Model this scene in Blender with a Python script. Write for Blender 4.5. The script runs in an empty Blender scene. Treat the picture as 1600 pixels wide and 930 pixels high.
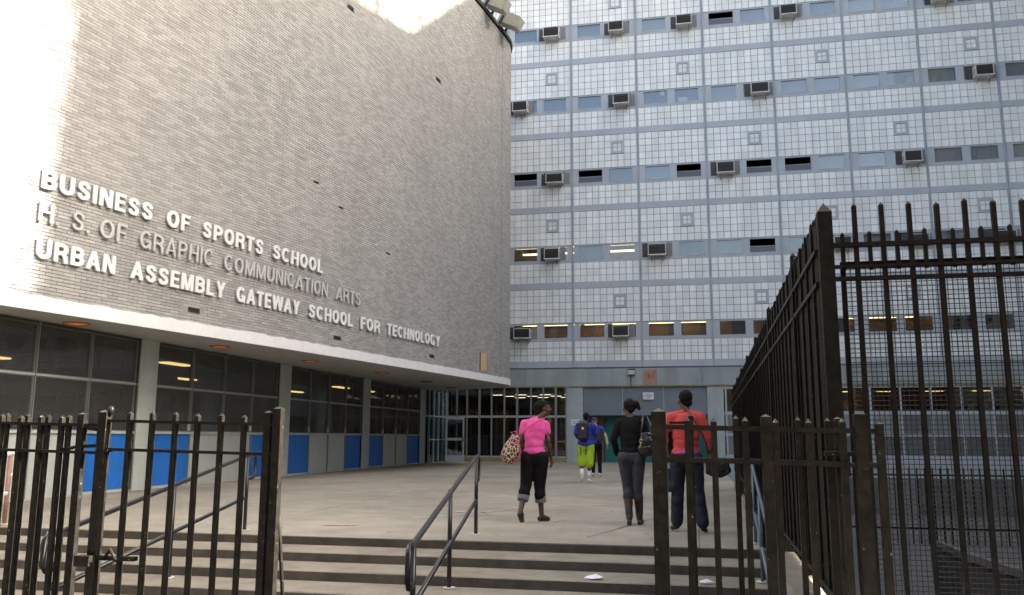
import bpy, bmesh, math, random
import numpy as np
from mathutils import Vector, Matrix
random.seed(7)
R = math.radians
sc = bpy.context.scene
COL = sc.collection

# ------------------------------------------------------------------ camera, sky, sun, exposure
cam = bpy.data.cameras.new('camera'); camo = bpy.data.objects.new('camera', cam); COL.objects.link(camo)
sc.camera = camo
cam.sensor_width = 36.0; cam.lens = 36.0 * 1327.0 / 1600.0
cam.clip_start = 0.05; cam.clip_end = 2000
P_, Y_, RO = R(9.33), R(12.1), 0.0035
fw = Vector((-math.sin(Y_) * math.cos(P_), math.cos(Y_) * math.cos(P_), math.sin(P_)))
r0 = Vector((math.cos(Y_), math.sin(Y_), 0)); u0 = r0.cross(fw)
rr = r0 * math.cos(RO) + u0 * math.sin(RO); uu = rr.cross(fw)
camo.matrix_world = Matrix(((rr.x, uu.x, -fw.x, 0), (rr.y, uu.y, -fw.y, 0), (rr.z, uu.z, -fw.z, 1.17), (0, 0, 0, 1)))

SUN_EL, SUN_AZ = R(35), R(88)
w = bpy.data.worlds.new('World'); sc.world = w; w.use_nodes = True
nt = w.node_tree
sky = nt.nodes.new('ShaderNodeTexSky'); sky.sky_type = 'NISHITA'; sky.sun_disc = False
sky.sun_elevation = SUN_EL; sky.sun_rotation = SUN_AZ; sky.air_density = 1.1; sky.dust_density = 8.0; sky.ozone_density = 1.0
nt.links.new(sky.outputs[0], nt.nodes['Background'].inputs[0]); nt.nodes['Background'].inputs[1].default_value = 0.06
sl = bpy.data.lights.new('sun', 'SUN'); sl.energy = 5.0; sl.angle = R(0.5); sl.color = (1.0, 0.93, 0.82)
so = bpy.data.objects.new('sun', sl); COL.objects.link(so)
so.rotation_euler = (R(90) - SUN_EL, 0, R(180) - SUN_AZ) ; so.location = (30, 0, 40)
sc.view_settings.view_transform = 'Standard'; sc.view_settings.look = 'None'
sc.view_settings.exposure = 3.3; sc.view_settings.gamma = 1.0

# ------------------------------------------------------------------ materials
MATS = {}
def mat(name, col, rough=0.7, metal=0.0, var=0.0, scale=3.0, bump=0.0, bscale=40.0, island=0.0, objrand=0.0,
        emit=None, estr=0.0, spec=None, ior=None, var2=None, coat=0.0, stretch=None, streak=0.0):
    if name in MATS: return MATS[name]
    m = bpy.data.materials.new(name); m.use_nodes = True; t = m.node_tree; b = t.nodes['Principled BSDF']
    b.inputs['Roughness'].default_value = rough; b.inputs['Metallic'].default_value = metal
    b.inputs['Base Color'].default_value = (*col, 1)
    if spec is not None: b.inputs['Specular IOR Level'].default_value = spec
    if ior: b.inputs['IOR'].default_value = ior
    if coat: b.inputs['Coat Weight'].default_value = coat; b.inputs['Coat Roughness'].default_value = 0.25
    if emit: b.inputs['Emission Color'].default_value = (*emit, 1); b.inputs['Emission Strength'].default_value = estr
    L = t.links
    geo = t.nodes.new('ShaderNodeNewGeometry')
    pos = geo.outputs['Position']
    if stretch:
        mp = t.nodes.new('ShaderNodeMapping'); mp.inputs['Scale'].default_value = stretch; L.new(pos, mp.inputs['Vector']); pos = mp.outputs['Vector']
    cur = None
    def mul(prev, fac_socket, lo, hi):
        mr = t.nodes.new('ShaderNodeMapRange'); mr.inputs['To Min'].default_value = lo; mr.inputs['To Max'].default_value = hi
        L.new(fac_socket, mr.inputs['Value'])
        mx = t.nodes.new('ShaderNodeMix'); mx.data_type = 'RGBA'; mx.blend_type = 'MULTIPLY'; mx.inputs[0].default_value = 1
        if prev is None: mx.inputs[6].default_value = (*col, 1)
        else: L.new(prev, mx.inputs[6])
        L.new(mr.outputs[0], mx.inputs[7]); return mx.outputs[2]
    if var:
        n = t.nodes.new('ShaderNodeTexNoise'); n.inputs['Scale'].default_value = scale; n.inputs['Detail'].default_value = 6; n.inputs['Roughness'].default_value = 0.62
        L.new(pos, n.inputs['Vector'])
        st = t.nodes.new('ShaderNodeMapRange'); st.inputs['From Min'].default_value = .3; st.inputs['From Max'].default_value = .7; L.new(n.outputs['Fac'], st.inputs['Value'])
        cur = mul(cur, st.outputs[0], 1 - var, 1 + var)
    if var2:
        n = t.nodes.new('ShaderNodeTexNoise'); n.inputs['Scale'].default_value = var2[1]; n.inputs['Detail'].default_value = 3
        L.new(pos, n.inputs['Vector'])
        st = t.nodes.new('ShaderNodeMapRange'); st.inputs['From Min'].default_value = .35; st.inputs['From Max'].default_value = .65; L.new(n.outputs['Fac'], st.inputs['Value'])
        cur = mul(cur, st.outputs[0], 1 - var2[0], 1 + var2[0])
    if streak:
        mp = t.nodes.new('ShaderNodeMapping'); mp.inputs['Scale'].default_value = (2.2, 2.2, .16); L.new(geo.outputs['Position'], mp.inputs['Vector'])
        n = t.nodes.new('ShaderNodeTexNoise'); n.inputs['Scale'].default_value = 1.0; n.inputs['Detail'].default_value = 5; L.new(mp.outputs[0], n.inputs['Vector'])
        st = t.nodes.new('ShaderNodeMapRange'); st.inputs['From Min'].default_value = .35; st.inputs['From Max'].default_value = .62; L.new(n.outputs['Fac'], st.inputs['Value'])
        cur = mul(cur, st.outputs[0], 1 - streak, 1 + streak*.4)
    if island:
        cur = mul(cur, geo.outputs['Random Per Island'], 1 - island, 1 + island)
    if objrand:
        oi = t.nodes.new('ShaderNodeObjectInfo'); cur = mul(cur, oi.outputs['Random'], 1 - objrand, 1 + objrand)
    if cur is not None: L.new(cur, b.inputs['Base Color'])
    if bump:
        n = t.nodes.new('ShaderNodeTexNoise'); n.inputs['Scale'].default_value = bscale; n.inputs['Detail'].default_value = 4
        L.new(geo.outputs['Position'], n.inputs['Vector'])
        bp = t.nodes.new('ShaderNodeBump'); bp.inputs['Strength'].default_value = bump; bp.inputs['Distance'].default_value = 0.02
        L.new(n.outputs['Fac'], bp.inputs['Height']); L.new(bp.outputs[0], b.inputs['Normal'])
    MATS[name] = m; return m

def glass(name, tint, refl_ior=1.9, dark=0.0, rough=0.02):
    """thin window glass: what is behind shows through, the sky mirrors off it"""
    if name in MATS: return MATS[name]
    m = bpy.data.materials.new(name); m.use_nodes = True; t = m.node_tree; L = t.links
    t.nodes.remove(t.nodes['Principled BSDF']); out = t.nodes['Material Output']
    tr = t.nodes.new('ShaderNodeBsdfTransparent'); tr.inputs[0].default_value = (*tint, 1)
    gl = t.nodes.new('ShaderNodeBsdfGlossy'); gl.inputs['Roughness'].default_value = rough
    geo = t.nodes.new('ShaderNodeNewGeometry'); n = t.nodes.new('ShaderNodeTexNoise'); n.inputs['Scale'].default_value = 1.3
    L.new(geo.outputs['Position'], n.inputs['Vector'])
    bp = t.nodes.new('ShaderNodeBump'); bp.inputs['Strength'].default_value = .05; bp.inputs['Distance'].default_value = .05
    L.new(n.outputs['Fac'], bp.inputs['Height']); L.new(bp.outputs[0], gl.inputs['Normal'])
    lw = t.nodes.new('ShaderNodeLayerWeight'); lw.inputs[0].default_value = .5; f0 = ((refl_ior-1)/(refl_ior+1))**2
    pw_ = t.nodes.new('ShaderNodeMath'); pw_.operation = 'POWER'; pw_.inputs[1].default_value = 5; L.new(lw.outputs['Facing'], pw_.inputs[0])
    fr = t.nodes.new('ShaderNodeMapRange'); fr.inputs['To Min'].default_value = f0; L.new(pw_.outputs[0], fr.inputs['Value'])
    mx = t.nodes.new('ShaderNodeMixShader'); L.new(fr.outputs[0], mx.inputs[0]); L.new(tr.outputs[0], mx.inputs[1]); L.new(gl.outputs[0], mx.inputs[2])
    L.new(mx.outputs[0], out.inputs[0]); MATS[name] = m; return m

def emat(name, col, s):
    if name in MATS: return MATS[name]
    m = bpy.data.materials.new(name); m.use_nodes = True; b = m.node_tree.nodes['Principled BSDF']
    b.inputs['Base Color'].default_value = (*col, 1); b.inputs['Emission Color'].default_value = (*col, 1); b.inputs['Emission Strength'].default_value = s
    MATS[name] = m; return m

M_brick_j = mat('grey brick', (.35, .352, .338), .85, var=.07, scale=2.2, island=.15, bump=.2, bscale=60, var2=(.04, .35), streak=.03)
M_brick_o = mat('grey brick single', (.35, .352, .338), .85, var=.07, scale=2.2, objrand=.15, bump=.2, bscale=60, var2=(.04, .35), streak=.03)
M_mortar = mat('mortar', (.20, .19, .17), .95, var=.2, scale=5)
M_tile_j = mat('glazed white tile', (.86, .88, .84), .3, streak=.08, island=.06, var=.05, scale=.8, stretch=(7,7,.5))
M_tile_o = mat('glazed white tile single', (.86, .88, .84), .3, streak=.08, objrand=.06, var=.05, scale=.8, stretch=(7,7,.5))
M_grout = mat('tile backing', (.22, .24, .24), .8)
M_blue_metal = mat('pale blue metal', (.45, .49, .515), .5, var=.08, scale=1.2)
M_green_panel = mat('grey green panel', (.35, .39, .37), .6, streak=.15, var=.10, scale=1.5, var2=(.06, .4))
M_pier = mat('pale grey green paint', (.42, .47, .445), .6, var=.07, scale=2.5, streak=.12)
M_dado = mat('pale grey metal panel', (.41, .455, .435), .5, var=.06, scale=3)
M_blue_panel = mat('bright blue panel', (.014, .15, .55), .5, var=.14, scale=5, streak=.12)
M_white = mat('flaking white paint', (.74, .75, .76), .7, var=.05, scale=3, bump=.12, bscale=14, var2=(.04, 22))
M_soffit = mat('soffit plaster', (.42, .41, .38), .85, var=.07, scale=1.4, bump=.1, bscale=30)
M_white_sign = mat('white painted metal letter', (.74, .75, .74), .45)
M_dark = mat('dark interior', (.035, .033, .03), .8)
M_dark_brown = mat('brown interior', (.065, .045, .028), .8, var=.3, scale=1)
M_black = mat('black paint', (.008, .007, .006), .45, var=.5, scale=25, spec=.08)
M_black2 = mat('weathered black iron paint', (.0125, .0112, .0092), .40, var=.6, scale=22, spec=.12)
def chips(m, col, thr, sc_):
    t = m.node_tree; b = t.nodes['Principled BSDF']; src = b.inputs['Base Color'].links[0].from_socket
    g = t.nodes.new('ShaderNodeNewGeometry'); n = t.nodes.new('ShaderNodeTexNoise'); n.inputs['Scale'].default_value = sc_; n.inputs['Detail'].default_value = 5; t.links.new(g.outputs['Position'], n.inputs['Vector'])
    r = t.nodes.new('ShaderNodeMapRange'); r.inputs['From Min'].default_value = thr; r.inputs['From Max'].default_value = thr+.02; t.links.new(n.outputs['Fac'], r.inputs['Value'])
    x = t.nodes.new('ShaderNodeMix'); x.data_type = 'RGBA'; t.links.new(r.outputs[0], x.inputs[0]); t.links.new(src, x.inputs[6]); x.inputs[7].default_value = (*col, 1); t.links.new(x.outputs[2], b.inputs['Base Color'])
chips(M_black2, (.20, .16, .11), .70, 60)
M_rail = mat('black painted pipe', (.012, .012, .013), .3, var=.2, scale=20)
M_steel = mat('grey blue painted pipe', (.09, .13, .16), .3)
M_sheet = mat('brown black sheet metal', (.013, .0125, .0085), .6, spec=.08, var=.35, scale=2.0, stretch=(4, 4, .6))
M_conc = mat('plaza concrete', (.262, .235, .182), .9, var=.16, scale=1.7, bump=.25, bscale=50, var2=(.15, .33))
M_step = mat('step concrete', (.225, .197, .148), .92, var=.22, scale=3.5, bump=.3, bscale=60, var2=(.12, .5))
M_riser = mat('shaded riser and grime', (.070, .060, .044), .95, var=.3, scale=7)  # riser shade painted in darker than the treads; also joints, cracks, gum
M_side = mat('sidewalk concrete', (.085, .08, .072), .9, var=.12, scale=2, bump=.2)
M_asph = mat('asphalt', (.05, .05, .052), .9, var=.2, scale=3, bump=.3)
M_ply = mat('bare plywood', (.55, .40, .22), .8, var=.12, scale=6, stretch=(8, 8, 1))
M_teal = mat('teal painted wall', (.012, .17, .145), .6, var=.05)
M_coping = mat('dark metal coping', (.02, .02, .022), .5)
M_beige = mat('beige ac casing', (.62, .60, .55), .5)
M_acdark = mat('ac dark grille', (.05, .048, .045), .6)
M_kerb = mat('yellowed stone kerb', (.30, .25, .13), .9, var=.2, scale=4)
M_orange = mat('faded salmon poster', (.46, .27, .19), .8, var=.25, scale=9)
M_orange2 = mat('poster print', (.45, .14, .10), .8)
M_paper = mat('white paper', (.8, .8, .82), .8)
M_ink = mat('black ink', (.03, .03, .035), .8)
M_glass = glass('window glass', (.80, .84, .86), 2.3)
M_glass_d = glass('dark storefront glass', (.46, .48, .45), 2.0)
M_lamp = emat('warm fluorescent diffuser', (1.0, .66, .26), .9)
M_lamp2 = emat('cool fluorescent diffuser', (1.0, .84, .62), 1.1)
M_blind = mat('grey window blind', (.42, .44, .45), .8, objrand=.15)
M_cream = mat('cream window blind', (.66, .65, .56), .8)
M_wire = mat('galvanised mesh wire', (.16, .165, .16), .45, metal=.3)
M_rust = mat('rusty ring', (.42, .15, .05), .7, var=.3, scale=20)

# ------------------------------------------------------------------ mesh helpers
class MB:
    def __init__(s): s.v = []; s.f = []; s.m = []; s.mats = []; s.sm = []
    def mi(s, m):
        if m not in s.mats: s.mats.append(m)
        return s.mats.index(m)
    def add(s, vs, fs, m, smooth=False):
        o = len(s.v); s.v += [tuple(v) for v in vs]; k = s.mi(m)
        for f in fs: s.f.append(tuple(i + o for i in f)); s.m.append(k); s.sm.append(smooth)
    def box(s, a, b, m, M=None):
        x0, y0, z0 = a; x1, y1, z1 = b
        vs = [(x0,y0,z0),(x1,y0,z0),(x1,y1,z0),(x0,y1,z0),(x0,y0,z1),(x1,y0,z1),(x1,y1,z1),(x0,y1,z1)]
        if M is not None: vs = [M @ Vector(v) for v in vs]
        s.add(vs, [(0,3,2,1),(4,5,6,7),(0,1,5,4),(1,2,6,5),(2,3,7,6),(3,0,4,7)], m)
    def prism(s, poly, z0, z1, m, M=None):
        n = len(poly); vs = [(p[0], p[1], z0) for p in poly] + [(p[0], p[1], z1) for p in poly]
        if M is not None: vs = [M @ Vector(v) for v in vs]
        s.add(vs, [tuple(range(n))[::-1], tuple(range(n, 2*n))] + [(i, (i+1) % n, n + (i+1) % n, n + i) for i in range(n)], m)
    def tube(s, pts, r, m, n=8, closed=False, smooth=True):
        pts = [Vector(p) for p in pts]; rings = []
        for i, p in enumerate(pts):
            a = pts[i-1] if i > 0 else (pts[-1] if closed else p); b = pts[i+1] if i < len(pts)-1 else (pts[0] if closed else p)
            d = (b - a).normalized()
            up = Vector((0,0,1)) if abs(d.z) < .92 else Vector((1,0,0))
            x = d.cross(up).normalized(); y = x.cross(d)
            rad = r[i] if isinstance(r, (list, tuple)) else r
            rings.append([p + (x*math.cos(2*math.pi*k/n) + y*math.sin(2*math.pi*k/n))*rad for k in range(n)])
        vs = [v for g in rings for v in g]; fs = []
        m_ = len(rings)
        for i in range(m_ if closed else m_-1):
            j = (i+1) % m_
            for k in range(n): fs.append((i*n+k, i*n+(k+1) % n, j*n+(k+1) % n, j*n+k))
        if not closed: fs += [tuple(range(n))[::-1], tuple((m_-1)*n+k for k in range(n))]
        s.add(vs, fs, m, smooth)
    def build(s, name, parent=None, loc=None):
        me = bpy.data.meshes.new(name); me.from_pydata(s.v, [], s.f)
        for m in s.mats: me.materials.append(m)
        me.polygons.foreach_set('material_index', s.m); me.polygons.foreach_set('use_smooth', s.sm); me.update()
        return link(name, me, parent, loc)
def link(name, me, parent=None, loc=None):
    o = bpy.data.objects.new(name, me); COL.objects.link(o)
    if parent: o.parent = parent
    if loc is not None: o.location = loc
    return o
def tag(o, label=None, cat=None, group=None, kind=None):
    if label: o['label'] = label
    if cat: o['category'] = cat
    if group: o['group'] = group
    if kind: o['kind'] = kind
    return o
def empty(name, loc=(0,0,0), rz=0): 
    o = bpy.data.objects.new(name, None); COL.objects.link(o); o.location = loc; o.rotation_euler = (0,0,rz); o.empty_display_size = .2; return o
def thing(name, label, cat, loc=(0,0,0), group=None): return tag(empty(name, loc), label, cat, group)
def kids(o): return list(o.children)
def boxobj(name, a, b, m, parent=None):
    mb = MB(); mb.box(a, b, m); return mb.build(name, parent)

# ------------------------------------------------------------------ setting: ground, sidewalk, plaza, steps
def struct(o): return tag(o, kind='structure')
mb = MB(); mb.box((-400, -400, -1.9), (400, 400, -1.3), M_asph); struct(mb.build('ground'))
mb = MB(); mb.box((-60, -1.5, -1.3), (60, 6.62, -.6), M_side); struct(mb.build('sidewalk'))
mb = MB(); mb.box((-60, -7.5, -1.3), (60, -1.5, -.73), M_asph); struct(mb.build('street'))
mb = MB(); mb.box((-60, -10.5, -1.3), (60, -7.5, -.6), M_side); struct(mb.build('far_sidewalk'))
mb = MB(); mb.box((.98, 6.62, -1.3), (40, 60, -1.25), M_side); struct(mb.build('lower_yard'))
STEP_Y = [9.70 - .61*k for k in range(6)]
# plaza cast in bays with open joints between them
pl = struct(empty('plaza'))
xs = [-12.0, -9.0, -6.0, -3.0, 0.0, .95]; ys = [9.70, 13.4, 17.4, 21.4, 25.4, 29.4, 33.4, 37.4, 41.5]
for i in range(len(xs)-1):
    for j in range(len(ys)-1):
        g = .004
        mb = MB(); mb.box((xs[i]+g, ys[j]+(g if j else 0), -1.3), (xs[i+1]-g, ys[j+1]-g, 0 - .0015*((i*7+j*3) % 3)), M_conc); mb.build('slab', pl)
mb = MB(); mb.box((-12, 9.72, -1.29), (.94, 41.5, -.02), M_riser); mb.build('joint_bed', pl)
st = struct(empty('steps'))
for k in range(1, 6):
    mb = MB(); y1 = STEP_Y[k-1]; y0 = STEP_Y[k]; z = -.1*k
    n = 26; x0, x1 = -12.0, .62
    # worn nosing: the front top edge wanders a little
    vs = []; fs = []
    for i in range(n+1):
        x = x0 + (x1-x0)*i/n; j = random.uniform(-.006, .006); h = random.uniform(-.004, 0)
        vs += [(x, y0+.004, z-.1), (x, y0+.018+j, z-.012), (x, y0+.03+j, z+h), (x, y1, z)]
    for i in range(n):
        a = i*4; b = a+4
        fs += [(a, b, b+1, a+1)]
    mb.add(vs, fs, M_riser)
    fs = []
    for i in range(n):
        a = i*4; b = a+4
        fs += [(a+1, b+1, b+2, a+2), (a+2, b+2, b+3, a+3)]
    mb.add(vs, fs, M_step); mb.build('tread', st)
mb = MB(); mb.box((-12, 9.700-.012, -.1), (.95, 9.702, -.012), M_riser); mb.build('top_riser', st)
mb = MB(); mb.box((-30, 6.62, -1.3), (-12.02, 10.0, -.004), M_side); struct(mb.build('side_terrace'))
# cracks and old paint lines lying on the plaza
def strip(name, pts, wd, m, z=.004):
    mb = MB(); n = len(pts)
    for i in range(n-1):
        a = Vector((*pts[i], 0)); b = Vector((*pts[i+1], 0)); d = (b-a).normalized(); q = Vector((-d.y, d.x, 0))*wd/2
        mb.add([(a-q).xy.to_3d()+Vector((0,0,z)), (b-q).xy.to_3d()+Vector((0,0,z)), (b+q).xy.to_3d()+Vector((0,0,z)), (a+q).xy.to_3d()+Vector((0,0,z))], [(0,1,2,3)], m)
    return mb
M_crack = mat('crack filler', (.52, .50, .46), .9); M_pinkp = mat('worn pink chalk', (.42, .27, .24), .9, var=.2, scale=8)
strip('s', [(-4.1,12.2),(-3.4,13.1),(-2.9,14.6),(-1.6,15.4)], .03, M_crack).build('crack_line', pl)
strip('s', [(-1.3,10.3),(-.6,13.1),(-.3,17.2)], .012, M_riser).build('crack_line', pl)
strip('s', [(-3.75,13.3),(-3.2,13.35)], .16, M_pinkp).build('chalk_mark', pl)
strip('s', [(-4.9,10.9),(-4.45,11.0)], .10, M_pinkp).build('chalk_mark', pl)

mb = MB()
for i in range(170):
    x = random.uniform(-11.5, .7); y = random.uniform(9.8, 26); r_ = random.uniform(.012, .035)
    mb.add([(x+r_*math.cos(a*1.0472), y+r_*math.sin(a*1.0472)*random.uniform(.8,1.1), .0025) for a in range(6)], [tuple(range(6))], M_riser)
tag(mb.build('gum_spots', pl), kind='stuff')

# ------------------------------------------------------------------ auditorium building (left, brick on a white band over a glazed ground floor)
def wx(Y): t = Y-12; return -11.2+.185*t-.001*t*t
path = [(wx(6+.7*i), 6+.7*i) for i in range(41)] + [(-7.56, 34.6), (-7.62, 35.2), (-7.85, 35.8), (-8.3, 36.35), (-8.95, 36.85), (-9.8, 37.35), (-11, 38.0), (-12.6, 38.6), (-14, 38.9)]
P = np.array(path); seg = np.hypot(*(P[1:]-P[:-1]).T); S = np.concatenate([[0], np.cumsum(seg)])
def at(s):
    x = np.interp(s, S, P[:,0]); y = np.interp(s, S, P[:,1])
    x2 = np.interp(s+.05, S, P[:,0]); y2 = np.interp(s+.05, S, P[:,1]); x1 = np.interp(s-.05, S, P[:,0]); y1 = np.interp(s-.05, S, P[:,1])
    t = Vector((float(x2-x1), float(y2-y1), 0)).normalized(); return Vector((float(x), float(y), 0)), t, Vector((t.y, -t.x, 0))
def s_of_Y(Y): return float(np.interp(Y, P[:43,1], S[:43]))
ZB, ZT = 3.56, 18.45
aud = thing('auditorium', 'grey brick auditorium with curved windowless wall above a white band and blue panels', 'building', (-12, 24, 0))
def A(o): o.parent = aud; o.matrix_parent_inverse = Matrix.Translation(-Vector(aud.location)); return o
core = [(p[0]-.09 if i < 44 else p[0]-.05, p[1]-(.08 if i > 44 else 0)) for i, p in enumerate(path)] + [(-32, 38.8), (-32, 6.1)]
mb = MB(); mb.prism(core, ZB-.02, ZT, M_mortar); A(mb.build('wall_core'))
# white painted band with uneven upper edge, then the soffit slab
def band(off, z0, z1, m, jig=0.0, n=150):
    mb = MB(); vs = []; fs = []
    for i in range(n+1):
        p, t, nn = at(S[-1]*i/n); q = p+nn*off; zt = z1+random.uniform(-jig, jig)
        vs += [(q.x, q.y, z0), (q.x, q.y, zt), ((p-nn*.1).x, (p-nn*.1).y, zt+.002)]
    for i in range(n):
        a = i*3; fs += [(a, a+3, a+4, a+1), (a+1, a+4, a+5, a+2)]
    mb.add(vs, fs, m, False); return mb
A(band(.03, 3.302, 3.565, M_white, .014).build('white_band'))
sof = [(at(S[-1]*i/120)[0]+at(S[-1]*i/120)[2]*.028)[:2] for i in range(121)] + [(-32, 38.9), (-32, 6.0)]
mb = MB(); mb.prism(sof, 3.30, 3.53, M_soffit); A(mb.build('soffit'))
mb = MB()
n = 140
for i in range(n):
    a, ta, na = at(S[-1]*i/n); b, tb, nb = at(S[-1]*(i+1)/n)
    mb.add([(a+na*.07)+Vector((0,0,ZT)), (b+nb*.07)+Vector((0,0,ZT)), (b+nb*.07)+Vector((0,0,ZT+.17)), (a+na*.07)+Vector((0,0,ZT+.17)),
            (a-na*.3)+Vector((0,0,ZT+.17)), (b-nb*.3)+Vector((0,0,ZT+.17)), (a-na*.1)+Vector((0,0,ZT)), (b-nb*.1)+Vector((0,0,ZT))], [(0,1,2,3),(3,2,5,4),(6,7,1,0)], M_coping)
A(mb.build('coping'))
# bricks
CH, BL = .064, .245
ncour = int((ZT-ZB)/CH); nb = int(S[-1]/BL)
holes = [(21.66, 13.57, .34, .12), (27.4, 13.72, .36, .12), (16.19, 3.84, .34, .09), (21.6, 3.84, .34, .09), (27.3, 3.85, .34, .09)]
missing = {(21.45, 7.5), (21.6, 7.5), (24.2, 6.72), (20.4, 7.9)}
sing = []; V = []; Fc = []
cnt = 0
pts_cache = {}
for c in range(ncour):
    z0 = ZB+c*CH; zc = z0+CH/2
    for i in range(nb):
        s0 = i*BL+(0 if c % 2 else BL/2); s1 = s0+BL-.007
        if s1 > S[-1]-.02: continue
        key = (i, c % 2)
        if key not in pts_cache:
            a, ta, na = at(s0); b, tb, nb2 = at(s1); pts_cache[key] = (a, na, b, nb2, (a+b)/2)
        a, na, b, nb2, mid = pts_cache[key]
        if mid.y < 6.3: continue
        hole = False
        for hy, hz, hw, hh in holes:
            if abs(mid.y-hy) < hw/2+.06 and abs(zc-hz) < hh/2+.02: hole = True
        for hy, hz in missing:
            if abs(mid.y-hy) < .12 and abs(zc-hz) < .033: hole = True
        if hole: continue
        pr = random.uniform(-.003, .003)
        if mid.y > 12 and mid.y < 14.7 and z0 < ZB+CH*31 and len(sing) < 296 and zc > 3.6 and (c*0+1):
            sing.append((mid.copy(), (b-a).normalized(), zc, (b-a).length, pr)); continue
        o = len(V)
        ao = a+na*pr; bo = b+nb2*pr; ai = a-na*.07; bi = b-nb2*.07
        h = CH-.009
        V += [(ao.x,ao.y,z0),(bo.x,bo.y,z0),(bo.x,bo.y,z0+h),(ao.x,ao.y,z0+h),(ai.x,ai.y,z0),(bi.x,bi.y,z0),(bi.x,bi.y,z0+h),(ai.x,ai.y,z0+h)]
        Fc += [(o,o+1,o+2,o+3),(o+3,o+2,o+6,o+7),(o,o+4,o+5,o+1),(o,o+3,o+7,o+4),(o+1,o+5,o+6,o+2)]
me = bpy.data.meshes.new('brickwork'); me.from_pydata(V, [], Fc); me.materials.append(M_brick_j)
tag(A(link('brickwork', me)), kind='stuff')
mb = MB(); mb.box((-.119, 0, -.0275), (.119, .07, .0275), M_brick_o)
bm_ = bpy.data.meshes.new('brick'); bm_.from_pydata(mb.v, [], mb.f); bm_.materials.append(M_brick_o)
for mid, t, zc, ln, pr in sing:
    nn = Vector((t.y, -t.x, 0)); o = A(link('brick', bm_))
    o.location = mid+nn*pr+Vector((0,0,zc-.0055)); o.rotation_euler = (0, 0, math.atan2(t.y, t.x))
def onwall(Y, z, off=0.0):
    p, t, nn = at(s_of_Y(Y)); M = Matrix((( t.x, 0, nn.x, p.x+nn.x*off), (t.y, 0, nn.y, p.y+nn.y*off), (0, 1, 0, z), (0,0,0,1))); return M
for hy, hz, hw, hh in holes:
    mb = MB(); M = onwall(hy, hz)
    mb.box((-hw/2-.2, -hh/2-.10, -.03), (hw/2+.2, hh/2+.10, -.006), mat('rendered brick patch', (.30, .30, .285), .9, var=.15, scale=12), M); mb.box((-hw/2, -hh/2, -.006), (hw/2, hh/2, .0), M_dark, M)
    for q in range(3):
        y = -hh/2+hh*(q+.5)/3; mb.box((-hw/2, y-.006, .0), (hw/2, y+.004, .012), M_acdark, M)
    mb.box((-hw/2-.01, -hh/2-.014, -.005), (hw/2+.01, -hh/2, .014), M_acdark, M)
    A(mb.build('vent_louver'))
mb = MB(); M = onwall(31.75, 4.02); mb.box((-.32, -.34, .0), (.32, .34, .025), M_ply, M); A(mb.build('plywood_patch'))
mb = MB()
for sx in (-1, 1): mb.box((sx*.33-.01, -.35, .0), (sx*.33+.01, .35, .03), M_coping, M)
A(mb.build('patch_frame'))
mb = MB(); Mj = onwall(33.6, 0)
mb.box((-.008, ZB, .002), (.008, ZT-.02, .006), M_mortar, Mj); A(mb.build('movement_joint'))

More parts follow.
